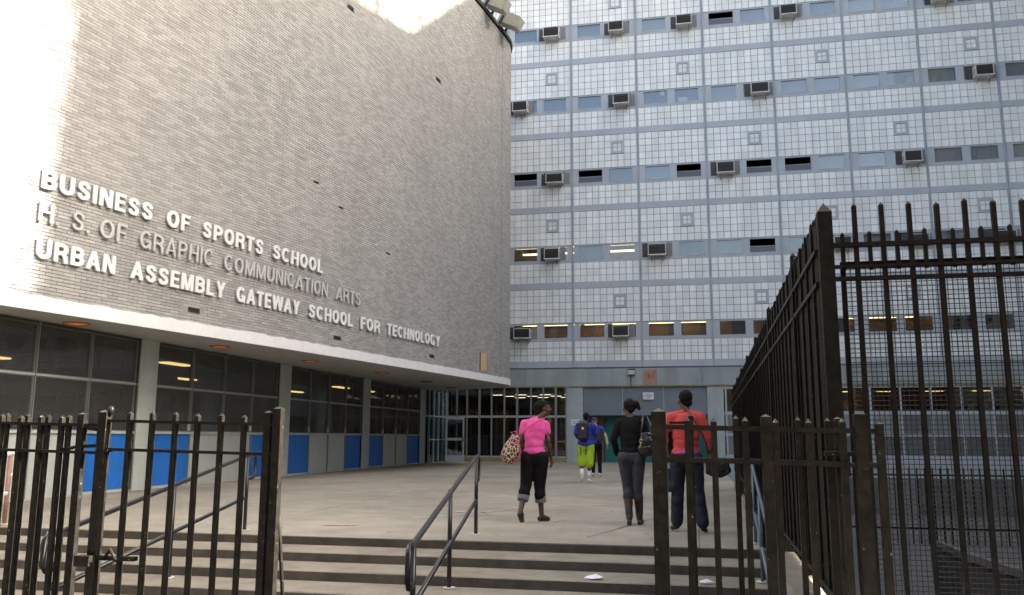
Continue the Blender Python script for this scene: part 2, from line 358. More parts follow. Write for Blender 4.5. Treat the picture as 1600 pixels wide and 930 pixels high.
# glazed ground floor at X=-12: bays of four lights, blue and grey panels below
XG = -12.0
bays = [(10.66, 16.63), (17.26, 23.16), (23.86, 29.68), (30.38, 36.40)]
SILL, TRAN, HEAD = 1.24, 2.29, 3.29
piers = [(10.0, 10.66), (16.63, 17.26), (23.16, 23.86), (29.68, 30.38), (36.40, 37.05)]
for y0, y1 in piers:
    A(boxobj('pier', (XG-.35, y0, 0), (XG+.05, y1, 3.298), M_pier))
M_sash = mat('grey green sash', (.17, .20, .19), .5)
for bi, (y0, y1) in enumerate(bays):
    n = 4; wd = (y1-y0-.06)/n
    for k in range(n):
        ya = y0+k*wd+.012; yb = y0+(k+1)*wd-.012
        m = M_blue_panel if (k in (0, 3)) else M_dado
        if bi == 0 and k == 0: m = M_dado
        o = A(boxobj('blue_panel' if m is M_blue_panel else 'grey_panel', (XG-.04, ya, .06), (XG+.0, yb, SILL-.03), m))
        for za, zb in ((SILL+.03, TRAN-.02), (TRAN+.02, HEAD-.05)):
            fr = MB()
            t_ = .018
            fr.box((XG-.06, ya, za), (XG+.01, ya+t_, zb), M_sash); fr.box((XG-.06, yb-t_, za), (XG+.01, yb, zb), M_sash)
            fr.box((XG-.06, ya+t_, za), (XG+.01, yb-t_, za+t_), M_sash); fr.box((XG-.06, ya+t_, zb-t_), (XG+.01, yb-t_, zb), M_sash)
            f = A(fr.build('window'))
            p = boxobj('pane', (XG-.03, ya+t_, za+t_), (XG-.022, yb-t_, zb-t_), M_glass_d); p.parent = f; p.matrix_parent_inverse = f.matrix_world.inverted()
            p.matrix_parent_inverse = Matrix.Identity(4)
        A(boxobj('mullion', (XG-.05, yb+.002, .02), (XG+.04, yb+.022, HEAD), M_sash if k < 3 else M_dark))
        if k in (0, 1, 2):
            A(boxobj('latch', (XG+.01, yb-.10, SILL+.06), (XG+.05, yb-.03, SILL+.22), M_pier))
    A(boxobj('sill', (XG-.05, y0, SILL-.028), (XG+.04, y1-.02, SILL+.028), M_pier))
    A(boxobj('transom', (XG-.01, y0, TRAN-.018), (XG+.03, y1-.02, TRAN+.018), M_pier))
    A(boxobj('plinth', (XG-.05, y0, .0), (XG+.01, y1, .055), M_pier))
    A(boxobj('jamb_gap', (XG-.3, y1-.045, .05), (XG+.02, y1-.001, HEAD), M_dark))
    # security mesh: diagonal wires proud of the glass
    mb = MB(); px = .042 if bi < 2 else .07; rw = .0022
    L_ = y1-.06-y0; H_ = HEAD-.05-SILL
    for sgn in (1, -1):
        c0 = -H_*.55
        while c0 < L_+H_*.55:
            # steep diagonal y = c0 + sgn*(z)*.55
            pts = []
            za, zb = 0.0, H_
            ya = c0 if sgn > 0 else c0+H_*.55; yb = c0+H_*.55 if sgn > 0 else c0
            def clip(y, z, y2, z2):
                if y < 0: z = z+(0-y)*(z2-z)/(y2-y); y = 0
                if y > L_: z = z+(L_-y)*(z2-z)/(y2-y); y = L_
                return y, z
            if (ya < 0 and yb < 0) or (ya > L_ and yb > L_): c0 += px; continue
            q1 = clip(ya, za, yb, zb); q2 = clip(yb, zb, ya, za)
            a = Vector((XG+.028, y0+q1[0], SILL+.03+q1[1])); b = Vector((XG+.028+.001*sgn, y0+q2[0], SILL+.03+q2[1]))
            d = (b-a)
            if d.length > .05:
                q = Vector((0, -d.z, d.y)).normalized()*rw
                mb.add([a-q, b-q, b+q, a+q, a+Vector((.004,0,0)), b+Vector((.004,0,0))], [(0,1,5,4),(4,5,2,3)], M_wire)
            c0 += px
    tag(A(mb.build('security_mesh')), kind='stuff')
# room behind the glass
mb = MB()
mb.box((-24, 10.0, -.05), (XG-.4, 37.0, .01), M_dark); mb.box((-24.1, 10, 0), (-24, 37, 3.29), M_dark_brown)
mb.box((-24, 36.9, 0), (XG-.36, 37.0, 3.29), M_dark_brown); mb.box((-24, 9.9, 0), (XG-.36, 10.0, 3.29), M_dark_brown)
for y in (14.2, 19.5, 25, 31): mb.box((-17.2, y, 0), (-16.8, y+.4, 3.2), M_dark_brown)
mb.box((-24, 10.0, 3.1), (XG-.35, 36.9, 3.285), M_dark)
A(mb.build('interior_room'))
for i in range(3):
    for j in range(9):
        x = -13.6-i*3.3; y = 11.6+j*2.75
        if random.random() < .5: continue
        A(boxobj('ceiling_lamp', (x-.14, y, 3.05), (x+.14, y+1.1, 3.09), M_lamp))
# recessed rusty-rimmed lamps in the soffit
for i, (x, y) in enumerate([(-11.55,14.06), (-11.1,18.38), (-10.7,22.51), (-10.25,27.04), (-10.2,31.75), (-10.4,35.9)]):
    n = 20; mb = MB(); vs = []; fs = []
    for k in range(n):
        a = 2*math.pi*k/n
        for r_, z in ((.25, 3.298), (.24, 3.27), (.19, 3.27), (.17, 3.31)): vs.append((x+r_*math.cos(a), y+r_*math.sin(a), z))
    for k in range(n):
        a = k*4; b = ((k+1) % n)*4
        for q in range(3): fs.append((a+q, b+q, b+q+1, a+q+1))
    mb.add(vs, fs, M_rust if i < 4 else M_acdark, True)
    f = A(mb.build('soffit_lamp'))
    mb = MB(); mb.add([(x+.185*math.cos(2*math.pi*k/n), y+.185*math.sin(2*math.pi*k/n), 3.285) for k in range(n)], [tuple(range(n))[::-1]], emat('dim amber lens', (.9, .30, .08), .03) if i < 4 else M_soffit)
    d = mb.build('lens', f)
# glazed entrance screen closing the gap between the two buildings
ent = thing('entrance_screen', 'glazed blue framed entrance screen with an open door between the brick and tiled buildings', 'entrance', (-12, 38.8, 0))
def EP(o): o.parent = ent; o.matrix_parent_inverse = Matrix.Translation(-Vector(ent.location)); return o
M_frame_b = mat('pale blue frame', (.30, .40, .45), .5)
M_glass_b = glass('bluish glass', (.55, .68, .74), 2.1)
ex = XG+.02
for y in (37.07, 37.75, 38.45, 39.2, 39.9, 40.5): EP(boxobj('mullion', (ex-.06, y, 0), (ex+.04, y+.07, 3.29), M_frame_b))
EP(boxobj('transom', (ex-.05, 37.14, 2.08), (ex+.05, 40.5, 2.15), M_frame_b))
for i, y in enumerate((37.14, 37.82, 38.52, 39.27, 39.97)):
    y2 = (37.75, 38.45, 39.2, 39.9, 40.5)[i]
    EP(boxobj('pane', (ex-.02, y, 2.15), (ex-.01, y2, 3.28), M_glass_b))
    if i: EP(boxobj('pane', (ex-.02, y, .02), (ex-.01, y2, 2.08), M_glass_b)); EP(boxobj('mid_rail', (ex-.03, y, 1.02), (ex+.02, y2, 1.06), M_frame_b))
mb = MB(); mb.box((-14.6, 37.1, 0.0), (-14.5, 40.9, 3.29), mat('hall blue wall', (.12,.20,.24), .8)); EP(mb.build('hall_wall'))
mb = MB(); mb.box((-14.8, 36.8, -.02), (-14.62, 46.6, 3.6), M_dark); mb.box((-14.62, 46.4, 0), (-12.3, 46.6, 3.6), M_dark); mb.box((-14.62, 38.95, 3.3), (-12.3, 46.4, 3.5), M_dark); mb.box((-14.62, 37.0, -.03), (-12.02, 46.4, -.01), M_dark); EP(mb.build('hall_shell'))
# open door leaf standing out from the screen
dm = Matrix.Translation((-11.72, 39.6, 0)) @ Matrix.Rotation(R(20), 4, 'Z')
mb = MB()
for a, b in (((0,0,.02),(.08,.04,2.1)), ((.82,0,.02),(.9,.04,2.1)), ((.08,0,.02),(.82,.04,.3)), ((.08,0,2.0),(.82,.04,2.1)), ((.08,0,1.0),(.82,.04,1.12))): mb.box(a, b, M_frame_b, dm)
dl = EP(mb.build('door_leaf'))
mb = MB(); mb.box((.08,.015,.3),(.82,.02,1.0), M_glass_b, dm); mb.box((.08,.015,1.12),(.82,.02,2.0), M_glass_b, dm); q = mb.build('glass'); q.parent = dl
mb = MB(); mb.box((.80,-.05,.95),(.86,.0,1.15), M_coping, dm); q = mb.build('handle'); q.parent = dl

# ------------------------------------------------------------------ raised lettering
def arcpts(cx, cy, rx, ry, a0, a1, n): return [(cx+rx*math.cos(R(a0+(a1-a0)*i/n)), cy+ry*math.sin(R(a0+(a1-a0)*i/n))) for i in range(n+1)]
def letter(ch, T):
    h = T/2; W = {'I': T, '.': T, 'M': .78, 'W': .95, 'O': .68, 'G': .68, 'C': .66, 'N': .64, 'U': .64, 'H': .64, 'E': .52, 'F': .5, 'L': .5, 'T': .58, 'S': .6, 'B': .62, 'P': .6, 'R': .64, 'A': .7, 'Y': .66}[ch]+(0 if ch in 'I.' else (T-.15)*.8)
    q = []; p = []
    def rect(x0, y0, x1, y1): q.append([(x0,y0),(x1,y0),(x1,y1),(x0,y1)])
    TH = T*.86
    if ch == 'I': rect(0,0,T,1)
    elif ch == '.': rect(0,0,T,T)
    elif ch == 'H': rect(0,0,T,1); rect(W-T,0,W,1); rect(T,.5-TH/2,W-T,.5+TH/2)
    elif ch in 'EFL':
        rect(0,0,T,1)
        if ch != 'L': rect(T,1-TH,W,1); rect(T,.52-TH/2,W-.05,.52+TH/2)
        if ch != 'F': rect(T,0,W,TH)
    elif ch == 'T': rect(W/2-h,0,W/2+h,1-TH); rect(0,1-TH,W,1)
    elif ch == 'N': rect(0,0,T,1); rect(W-T,0,W,1); q.append([(W-T*1.15,0),(W-.01,0),(T*1.15,1),(.01,1)])
    elif ch == 'M': rect(0,0,T,1); rect(W-T,0,W,1); q.append([(W/2-h,0),(W/2+h,0),(T*1.2,1),(.01,1)]); q.append([(W/2-h,.0),(W/2+h,0),(W-.01,1),(W-T*1.2,1)])
    elif ch == 'A': q.append([(0,0),(T*1.08,0),(W/2+h,1),(W/2-h,1)]); q.append([(W-T*1.08,0),(W,0),(W/2+h,1),(W/2-h,1)]); rect(W*.25,.22,W*.75,.22+TH*.85)
    elif ch == 'W':
        a = W/4
        q.append([(a-h,0),(a+h,0),(T,1),(0,1)]); q.append([(a-h,0),(a+h,0),(W/2+h*.9,1),(W/2-h*.9,1)]); q.append([(3*a-h,0),(3*a+h,0),(W/2+h*.9,1),(W/2-h*.9,1)]); q.append([(3*a-h,0),(3*a+h,0),(W,1),(W-T,1)])
    elif ch == 'Y': rect(W/2-h,0,W/2+h,.42); q.append([(W/2-h,.4),(W/2+h,.4),(T*1.1,1),(0,1)]); q.append([(W/2-h,.4),(W/2+h,.4),(W,1),(W-T*1.1,1)])
    elif ch == 'O': p.append((arcpts(W/2,.5,W/2-h,.5-h+.01,0,360,28), True))
    elif ch == 'C': p.append((arcpts(W/2,.5,W/2-h,.5-h+.01,42,318,22), False))
    elif ch == 'G': p.append((arcpts(W/2,.5,W/2-h,.5-h+.01,42,330,24), False)); rect(W-T,.0,W-.01,.46); rect(W*.52,.46-TH*.85,W-T,.46)
    elif ch == 'U': p.append(([(h,1),(h,.34)]+arcpts(W/2,.34,W/2-h,.34-h+.01,180,360,14)[1:]+[(W-h,1)], False))
    elif ch in 'PRB':
        rect(0,0,T,1); m_ = .47 if ch != 'B' else .52
        r_ = (1-m_)/2-h*.5; cy = (1+m_)/2-h*.0
        p.append(([(T*.6,1-h)]+arcpts(W-h-r_*1.0-.02,(1+m_-.0)/2-h+h*.5,r_+.0,(1-h-(m_))/2+.0,90,-90,12)+[(T*.6,m_+.0)], False))
        if ch == 'B': p.append(([(T*.6,m_-.01)]+arcpts(W-h-.24,(m_+h)/2-.005,.24,(m_-h)/2,90,-90,12)+[(T*.6,h)], False))
        if ch == 'R': p.append(([(W*.42,m_),(W*.6,m_-.02),(W-h-.05,m_-.14),(W-h-.02,.2),(W-h+.01,0)], False))
    elif ch == 'S':
        c = [(.93,.70),(.86,.83),(.70,.91),(.48,.935),(.26,.90),(.13,.80),(.12,.68),(.24,.59),(.5,.52),(.76,.44),(.89,.33),(.88,.19),(.74,.095),(.5,.065),(.27,.09),(.12,.18),(.06,.31)]
        p.append(([(h+(W-T)*(x*1.08-.04), h+(1-T)*((y-.065)/.87)) for x, y in c], False))
    return W, q, p
LM = {}
def letter_mesh(ch, T, H, xs, depth):
    key = (ch, T, round(xs, 2)); ML = M_white_sign if T > .15 else mat('dull aluminium letter', (.50, .50, .49), .4)
    W, q, p = letter(ch, T)
    if key in LM: return LM[key], W
    mb = MB(); k = 0
    def ext(poly, d):
        n = len(poly); vs = [(x*H*xs, y*H, 0) for x, y in poly]+[(x*H*xs, y*H, d) for x, y in poly]
        mb.add(vs, [tuple(range(n, 2*n))]+[(i, (i+1) % n, n+(i+1) % n, n+i) for i in range(n)], ML)
    for poly in q: ext(poly, depth+.0006*k); k += 1
    for pts, cl in p:
        L = []; Rr = []; n = len(pts)
        for i, a in enumerate(pts):
            b = pts[min(i+1, n-1)]; c = pts[max(i-1, 0)]
            if cl and i in (0, n-1): b = pts[1]; c = pts[n-2]
            d = Vector((b[0]-c[0], b[1]-c[1])).normalized(); nx, ny = -d.y*T/2, d.x*T/2
            L.append((a[0]+nx, a[1]+ny)); Rr.append((a[0]-nx, a[1]-ny))
        d = depth+.0006*k; k += 1
        vs = [(x*H*xs, y*H, z) for z in (0, d) for x, y in L]+[(x*H*xs, y*H, z) for z in (0, d) for x, y in Rr]
        fs = []
        for i in range(n-1):
            fs += [(n+i, 3*n+i, 3*n+i+1, n+i+1), (i, n+i, n+i+1, i+1), (2*n+i, 2*n+i+1, 3*n+i+1, 3*n+i)]
        if not cl: fs += [(0, 2*n, 3*n, n), (n-1, 2*n-1, 4*n-1, 3*n-1)]
        mb.add(vs, fs, ML)
    me = bpy.data.meshes.new('letter'); me.from_pydata(mb.v, [], mb.f); me.materials.append(ML); me.update()
    bmm = bmesh.new(); bmm.from_mesh(me); bmesh.ops.recalc_face_normals(bmm, faces=bmm.faces); bmm.to_mesh(me); bmm.free()
    LM[key] = me; return me, W
lines = [
 (5.46, .20, 'bold white wall lettering, top line: BUSINESS OF SPORTS SCHOOL', [('BUSINESS',12.34,14.83),('OF',15.21,15.85),('SPORTS',16.23,18.26),('SCHOOL',18.62,20.72)]),
 (4.87, .135, 'thin white wall lettering, middle line: H. S. OF GRAPHIC COMMUNICATION ARTS', [('H.',12.34,12.74),('S.',13.0,13.38),('OF',13.61,14.23),('GRAPHIC',14.56,16.6),('COMMUNICATION',16.96,20.98),('ARTS',21.38,22.63)]),
 (4.215, .20, 'bold white wall lettering, lowest line: URBAN ASSEMBLY GATEWAY SCHOOL FOR TECHNOLOGY', [('URBAN',12.36,14.02),('ASSEMBLY',14.39,17.04),('GATEWAY',17.42,19.78),('SCHOOL',20.17,22.25),('FOR',22.68,23.75),('TECHNOLOGY',24.17,27.78)])]
for z, T, lab, words in lines:
    p0, t0, n0 = at(s_of_Y(words[0][1])); th = thing('wall_lettering', lab, 'lettering', (p0.x, p0.y, z), 'school name lettering on the brick wall')
    for wd, ya, yb in words:
        sa, sb = s_of_Y(ya), s_of_Y(yb); H = .35; gap = .13
        ws = [letter(c, T)[0] for c in wd]; nat = (sum(ws)+gap*(len(wd)-1))*H; xsc = (sb-sa)/nat; s = sa
        for c, wv in zip(wd, ws):
            me, W = letter_mesh(c, T, H, xsc, .035)
            p, t, nn = at(s+W*H*xsc/2); st_ = at(s)[0]; p = p-t*(W*H*xsc/2)+nn*.03
            o = link('letter', me, th); o.matrix_parent_inverse = Matrix.Translation(-Vector(th.location))
            o.matrix_world = Matrix(((t.x,0,nn.x,p.x),(t.y,0,nn.y,p.y),(0,1,0,z),(0,0,0,1)))
            o.matrix_basis = Matrix(((t.x,0,nn.x,p.x),(t.y,0,nn.y,p.y),(0,1,0,z),(0,0,0,1)))
            s += (wv+gap)*H*xsc
# floodlights on the parapet
for i, (Y, lab) in enumerate(((31.9, 'beige box floodlight on the brick parapet, nearer of the pair'), (33.5, 'beige box floodlight on the brick parapet, farther one beside the rounded corner'))):
    p, t, nn = at(s_of_Y(Y)); th = thing('floodlight', lab, 'floodlight', (p.x, p.y, ZT+.17), 'floodlights on the parapet')
    M = Matrix.Translation((0,0,.05)) @ Matrix.Rotation(math.atan2(t.y, t.x), 4, 'Z') @ Matrix.Rotation(R(28), 4, 'X')
    mb = MB()
    prof = [(-.28,-.42,.0),(.28,-.42,.0),(.28,.25,.0),(-.28,.25,.0)]
    mb.prism([(-.30,-.75),(.30,-.75),(.34,-.2),(.34,.15),(-.34,.15),(-.34,-.2)], 0.12, .62, M_beige_f if 'M_beige_f' in globals() else mat('sunbleached beige metal', (.42,.38,.27), .6, var=.1), M); mb.build('housing', th)
    mb = MB(); mb.box((-.27,-.765,.17), (.27,-.752,.57), mat('lamp lens', (.5,.5,.45), .2), M); mb.build('lens', th)
    mb = MB(); mb.box((-.38,-.1,-.1),(-.35,.02,.4), M_coping, M); mb.box((.35,-.1,-.1),(.38,.02,.4), M_coping, M); mb.box((-.38,-.1,-.12),(.38,.02,-.09), M_coping, M); mb.build('bracket', th)
    mb = MB(); mb.tube([M @ Vector((.2,.1,0)), (nn*.12+t*.5+Vector((0,0,-.12)))[:], (nn*.14+t*.9+Vector((0,0,-.22)))[:]], .03, mat('conduit', (.35,.33,.27), .6), 6); mb.build('conduit', th)

# ------------------------------------------------------------------ tiled school building (background)
FY = 40.6; K = 3.865; BX0 = -8.94; BW = 3.283; Z0 = 4.48
sch = thing('school_building', 'seven storey school block clad in white tiles with pale blue metal bands', 'building', (3, FY, 0))
SI = Matrix.Translation(-Vector(sch.location))
def B(o): o.parent = sch; o.matrix_parent_inverse = SI; return o
NB0, NB1 = -1, 8
XL, XR = BX0-BW, BX0+BW*8
rows = [(.0+.012, 3), (None, 0)]
# structural body: pieces leave the window openings free
mb = MB()
for k in range(6):
    zb = Z0+K*k
    mb.box((XL, FY+.04, zb-.32), (XR, FY+.30, zb+1.30), M_grout)
    mb.box((XL, FY+.04, zb+2.19), (XR, FY+.30, zb+3.545), M_grout)
mb.box((XL, FY+6.0, -1.3), (XR, FY+6.3, 30), M_dark); mb.box((XL, FY+.3, 28.0), (XR, FY+6.3, 28.3), M_grout)
mb.box((XR, FY+.04, -1.3), (XR+.3, FY+6.3, 28.3), M_pier); mb.box((XL-.3, FY+.04, -1.3), (XL, FY+6.3, 28.3), M_pier)
B(mb.build('backing_wall'))
for k in range(7):
    zb = Z0+K*k
    if k: B(boxobj('floor_band', (XL, FY-.01, zb-.0), (XR, FY+.04, zb+.32 - .0), M_blue_metal)) if False else None
# bands sit above their lower edge
for k in range(7):
    zb = Z0+K*k
    B(boxobj('floor_band', (XL, FY-.02, zb), (XR, FY+.05, zb+.30), M_blue_metal))
for b in range(NB0, NB1+1):
    x = BX0+BW*b
    mb = MB(); mb.box((x-.05, FY-.045, Z0+.0), (x+.05, FY-.022, 27.9), M_blue_metal); mb.box((x-.012, FY-.06, Z0), (x+.012, FY-.044, 27.9), mat('dark blue seam', (.25,.29,.35), .5)); B(mb.build('mullion'))
# slabs and partitions inside
mb = MB()
for k in range(7): mb.box((XL, FY+.3, Z0+K*k-.1), (XR, FY+6, Z0+K*k+.2), M_dark)
for b in range(0, 8, 2): mb.box((BX0+BW*b-.05, FY+.3, Z0), (BX0+BW*b+.05, FY+6, 27.8), M_dark_brown)
B(mb.build('interior'))
for k in (0, 1):
    for b in range(0, 8):
        if (k == 1 and b not in (0, 1)) or (k == 0 and b not in (0, 1, 2, 5)): continue
        x = BX0+BW*b
        B(boxobj('light_strip', (x+.1, FY+1.4, Z0+K*k+2.42), (x+BW-.1, FY+1.6, Z0+K*k+2.47), M_lamp))
        B(boxobj('light_strip', (x+.1, FY+3.4, Z0+K*k+2.52), (x+BW-.1, FY+3.6, Z0+K*k+2.57), M_lamp))
# windows
ACS = [(-6.62,4),(-3.33,4),(.03,4),(4.99,4),(11.83,4),(-8.24,3),(-3.13,3),(3.51,3),(13.36,3),(-6.49,2),(1.77,2),(10.08,2),(-6.64,1),(-1.55,1),(6.83,1),(10.09,1),(13.64,1),(-8.12,0),(-3.34,0)]
state = {  # (row, bay, window) -> look
 (4,0,0):'sky',(4,1,0):'grey',(4,2,0):'cream',(4,3,0):'open',(4,3,1):'grey',(4,4,1):'grey',(4,5,0):'cream',(4,5,1):'grey',(4,1,1):'white',
 (3,0,1):'sky',(3,1,0):'sky',(3,2,0):'sky',(3,2,1):'sky',(3,3,0):'grey',(3,4,0):'grey',(3,4,1):'grey',(3,5,0):'grey',(3,5,1):'grey',(3,6,0):'grey',
 (2,0,0):'open',(2,1,0):'open',(2,1,1):'sky',(2,2,0):'cream2',(2,2,1):'open',(2,3,1):'open',(2,4,0):'open',(2,4,1):'grey',(2,5,0):'grey',(2,6,0):'grey',(2,6,1):'grey',(2,7,0):'cream',
 (1,0,0):'dark',(1,1,0):'sky',(1,1,1):'dark',(1,2,1):'sky',(1,3,0):'grey',(1,3,1):'open',(1,4,0):'sky',(1,5,0):'cream',(1,6,0):'grey',
 }
mats_bl = {'grey': M_blind, 'cream': M_cream, 'white': M_paper, 'cream2': mat('pale green blind', (.40,.52,.52), .7), 'sky': mat('sky reflection tint', (.20,.25,.30), .8, objrand=.3)}  # 'sky' panels carry the mirrored sky as a blue grey colour
ft = .045
def ring(mb, x0, x1, z0, z1, y0, y1, t, m):
    mb.box((x0, y0, z0), (x0+t, y1, z1), m); mb.box((x1-t, y0, z0), (x1, y1, z1), m); mb.box((x0+t, y0, z0), (x1-t, y1, z0+t), m); mb.box((x0+t, y0, z1-t), (x1-t, y1, z1), m)
for k in range(6):
    zb = Z0+K*k; wb0, wb1 = zb+1.285, zb+2.175   # window band
    z0, z1 = zb+1.40, zb+2.13
    for b in range(0, 8):
        x = BX0+BW*b
        xa = [(x+.29, x+1.55), (x+1.81, x+3.05)]
        # metal band around the pair of windows
        mb = MB(); xl, xr = x+.055, x+BW-.055
        mb.box((xl, FY-.005, wb0), (xr, FY+.05, z0), M_blue_metal); mb.box((xl, FY-.005, z1), (xr, FY+.05, wb1), M_blue_metal)
        mb.box((xl, FY-.005, z0), (xa[0][0], FY+.05, z1), M_blue_metal); mb.box((xa[0][1], FY-.005, z0), (xa[1][0], FY+.05, z1), M_blue_metal); mb.box((xa[1][1], FY-.005, z0), (xr, FY+.05, z1), M_blue_metal)
        mb.box((xl, FY-.03, wb1-.02), (xr, FY-.006, wb1), M_blue_metal)
        B(mb.build('window_band'))
        for wi, (x0, x1) in enumerate(xa):
            stt = state.get((k, b, wi), 'dark' if k < 2 else ('grey' if (k*5+b*3+wi) % 3 else 'sky'))
            fr = MB(); ring(fr, x0, x1, z0, z1, FY-.02, FY+.09, ft, M_blue_metal)
            f = B(fr.build('window'))
            op = stt == 'open'
            gm = MB()
            if op:
                # hopper sash tilted out at the bottom, black gap above
                Mx = Matrix.Translation((0, FY+.02, z0+ft)) @ Matrix.Rotation(R(12), 4, 'X')
                hh = (z1-z0-2*ft)*.42
                gm.box((x0+ft+.01, 0, 0.01), (x1-ft-.01, .01, hh), mat('sash strip', (.16,.19,.24), .15), Mx); gm.box((x0+ft+.01, -.01, hh), (x1-ft-.01, .015, hh+.025), M_blue_metal, Mx)
            else: gm.box((x0+ft, FY+.03, z0+ft), (x1-ft, FY+.038, z1-ft), M_glass)
            g = gm.build('pane'); g.parent = f
            if stt in mats_bl:
                dr = random.choice((0, 0, .06, .12)) if stt != 'cream' else 0
                bl = MB(); bl.box((x0, FY+.14, z0+dr*.0), (x1, FY+.15, z1-.0), mats_bl[stt]); g = bl.build('blind'); g.parent = f
                if (k, b) == (3, 2):
                    nb_ = MB(); dx = .75 if wi == 0 else .1; dz = .42 if wi == 0 else .02
                    nb_.box((x0+dx+.1, FY+.045, z0+ft+dz), (x0+dx+(.32 if wi == 0 else .55), FY+.05, z0+ft+dz+.22), M_paper); g = nb_.build('paper_sheet'); g.parent = f
            else:
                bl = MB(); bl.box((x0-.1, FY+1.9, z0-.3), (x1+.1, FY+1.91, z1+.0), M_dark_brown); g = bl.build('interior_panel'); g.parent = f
# tiles
tm = MB(); tl = []
TW = (BW-.10)/10
def tilebox(x, z, h):
    return (x+.014, x+TW-.014, z+.014, z+h-.014)
def vsq(k, b): return (k+b) % 2 == (0 if True else 1)
for k in range(6):
    zb = Z0+K*k
    for b in range(NB0, 8):
        x = BX0+BW*b+.05
        for (za, nr, h) in ((zb+.30, 3, .328), (zb+2.175, 5, .338)):
            for r_ in range(nr):
                for c in range(10):
                    # square vent sits on tiles 7-8, rows 2-3 of the five
                    if nr == 5 and (k+1+b) % 2 == 0 and b >= 0 and c in (6, 7) and r_ in (2, 3): continue
                    tl.append((x+c*TW, za+r_*h, h, b, k, nr))
tl.sort(key=lambda t: math.hypot(t[0], t[1]-1.17) if (t[0] > -8.9 and t[1] > 5) else 99)
# largest in the picture: those nearest the camera and not behind the fence
tl2 = sorted(tl, key=lambda t: (0 if (-8.8 < t[0] < 4 and t[1] < 24 and t[1] > 4.7) else 1, math.hypot(t[0], t[1]-1.17)))
meshes = {}
for i, (x, z, h, b, k, nr) in enumerate(tl2):
    if i < 296:
        if nr not in meshes:
            q = MB(); q.add([(-TW/2+.012,0,-h/2+.012),(TW/2-.012,0,-h/2+.012),(TW/2-.012,0,h/2-.012),(-TW/2+.012,0,h/2-.012),(-TW/2+.012,.05,-h/2+.012),(TW/2-.012,.05,-h/2+.012),(TW/2-.012,.05,h/2-.012),(-TW/2+.012,.05,h/2-.012)],
                            [(0,1,2,3),(3,2,6,7),(0,4,5,1),(0,3,7,4),(1,5,6,2)], M_tile_o)
            me = bpy.data.meshes.new('tile'); me.from_pydata(q.v, [], q.f); me.materials.append(M_tile_o); meshes[nr] = me
        o = B(link('tile', meshes[nr])); o.location = (x+TW/2, FY+.0+random.uniform(-.003,.003), z+h/2)
    else:
        y = FY+random.uniform(-.003, .003); x0, x1, a, c = x+.012, x+TW-.012, z+.012, z+h-.012
        tm.add([(x0,y,a),(x1,y,a),(x1,y,c),(x0,y,c),(x0,y+.045,a),(x1,y+.045,a),(x1,y+.045,c),(x0,y+.045,c)], [(0,1,2,3),(3,2,6,7),(0,4,5,1),(0,3,7,4),(1,5,6,2)], M_tile_j)
tag(B(tm.build('wall_tiles')), kind='stuff')
for k in range(6):
    for b in range(0, 8):
        if (k+1+b) % 2: continue
        xc = BX0+BW*b+.05+7*TW; zc = Z0+K*k+2.175+.338*3; s = .325
        mb = MB(); ring(mb, xc-s, xc+s, zc-s, zc+s, FY-.03, FY+.04, .11, M_blue_metal)
        v = B(mb.build('square_vent')); mb = MB()
        for sx in (-1, 1):
            for sz in (-1, 1): mb.box((xc+min(sx*.012, sx*.2), FY-.004, zc+min(sz*.012, sz*.2)), (xc+max(sx*.012, sx*.2), FY+.03, zc+max(sz*.012, sz*.2)), M_tile_o)
        mb.build('tile_grid', v)
# ground storey: spandrel, piers, panels, glazing
B(boxobj('shadow_gap', (XL, FY+.06, 4.40), (XR, FY+.1, 4.478), M_dark))
for i in range(14):
    x = XL+i*2.1; B(boxobj('spandrel_panel', (x+.006, FY-.06, 3.60), (min(x+2.094, XR), FY+.03, 4.40), M_green_panel))
B(boxobj('spandrel_edge', (XL, FY-.075, 3.54), (XR, FY+.1, 3.597), M_kerb))
mb = MB(); mb.box((-6.0, FY-.02, 0), (-5.22, FY+.5, 3.54), M_pier); mb.build('pier', sch).matrix_parent_inverse = SI
mb = MB(); mb.box((.56, FY-.02, 0), (1.30, FY+.5, 3.54), M_pier); mb.build('pier', sch).matrix_parent_inverse = SI
B(boxobj('pier_seam', (.80, FY-.03, 0), (.815, FY-.02, 3.54), M_frame_b))
for i, (x0, x1) in enumerate(((-5.20, -3.36), (-3.32, -1.44), (-1.40, .54))):
    B(boxobj('metal_panel', (x0, FY+.05, 2.2), (x1, FY+.1, 3.53), mat('slate blue panel', (.19, .225, .245), .55, var=.08, scale=2, objrand=.06)))
for x in (-3.34, -1.42): B(boxobj('panel_trim', (x-.018, FY+.03, 2.2), (x+.018, FY+.05, 3.53), M_pier))
B(boxobj('teal_wall', (-4.30, FY+.9, 0), (-1.9, FY+1.0, 2.3), M_teal)); B(boxobj('teal_wall', (.0, FY+.9, 0), (.9, FY+1.0, 2.3), M_teal))
B(boxobj('brown_wall', (-5.25, FY+.8, 0), (-4.32, FY+.88, 2.3), mat('brown brick recess', (.15,.10,.075), .9, var=.2, scale=8)))
B(boxobj('recess_back', (-5.3, FY+3, 0), (1.3, FY+3.1, 2.4), M_dark)); B(boxobj('recess_ceiling', (-5.22, FY+.1, 2.2), (.56, FY+3, 2.3), M_dark))
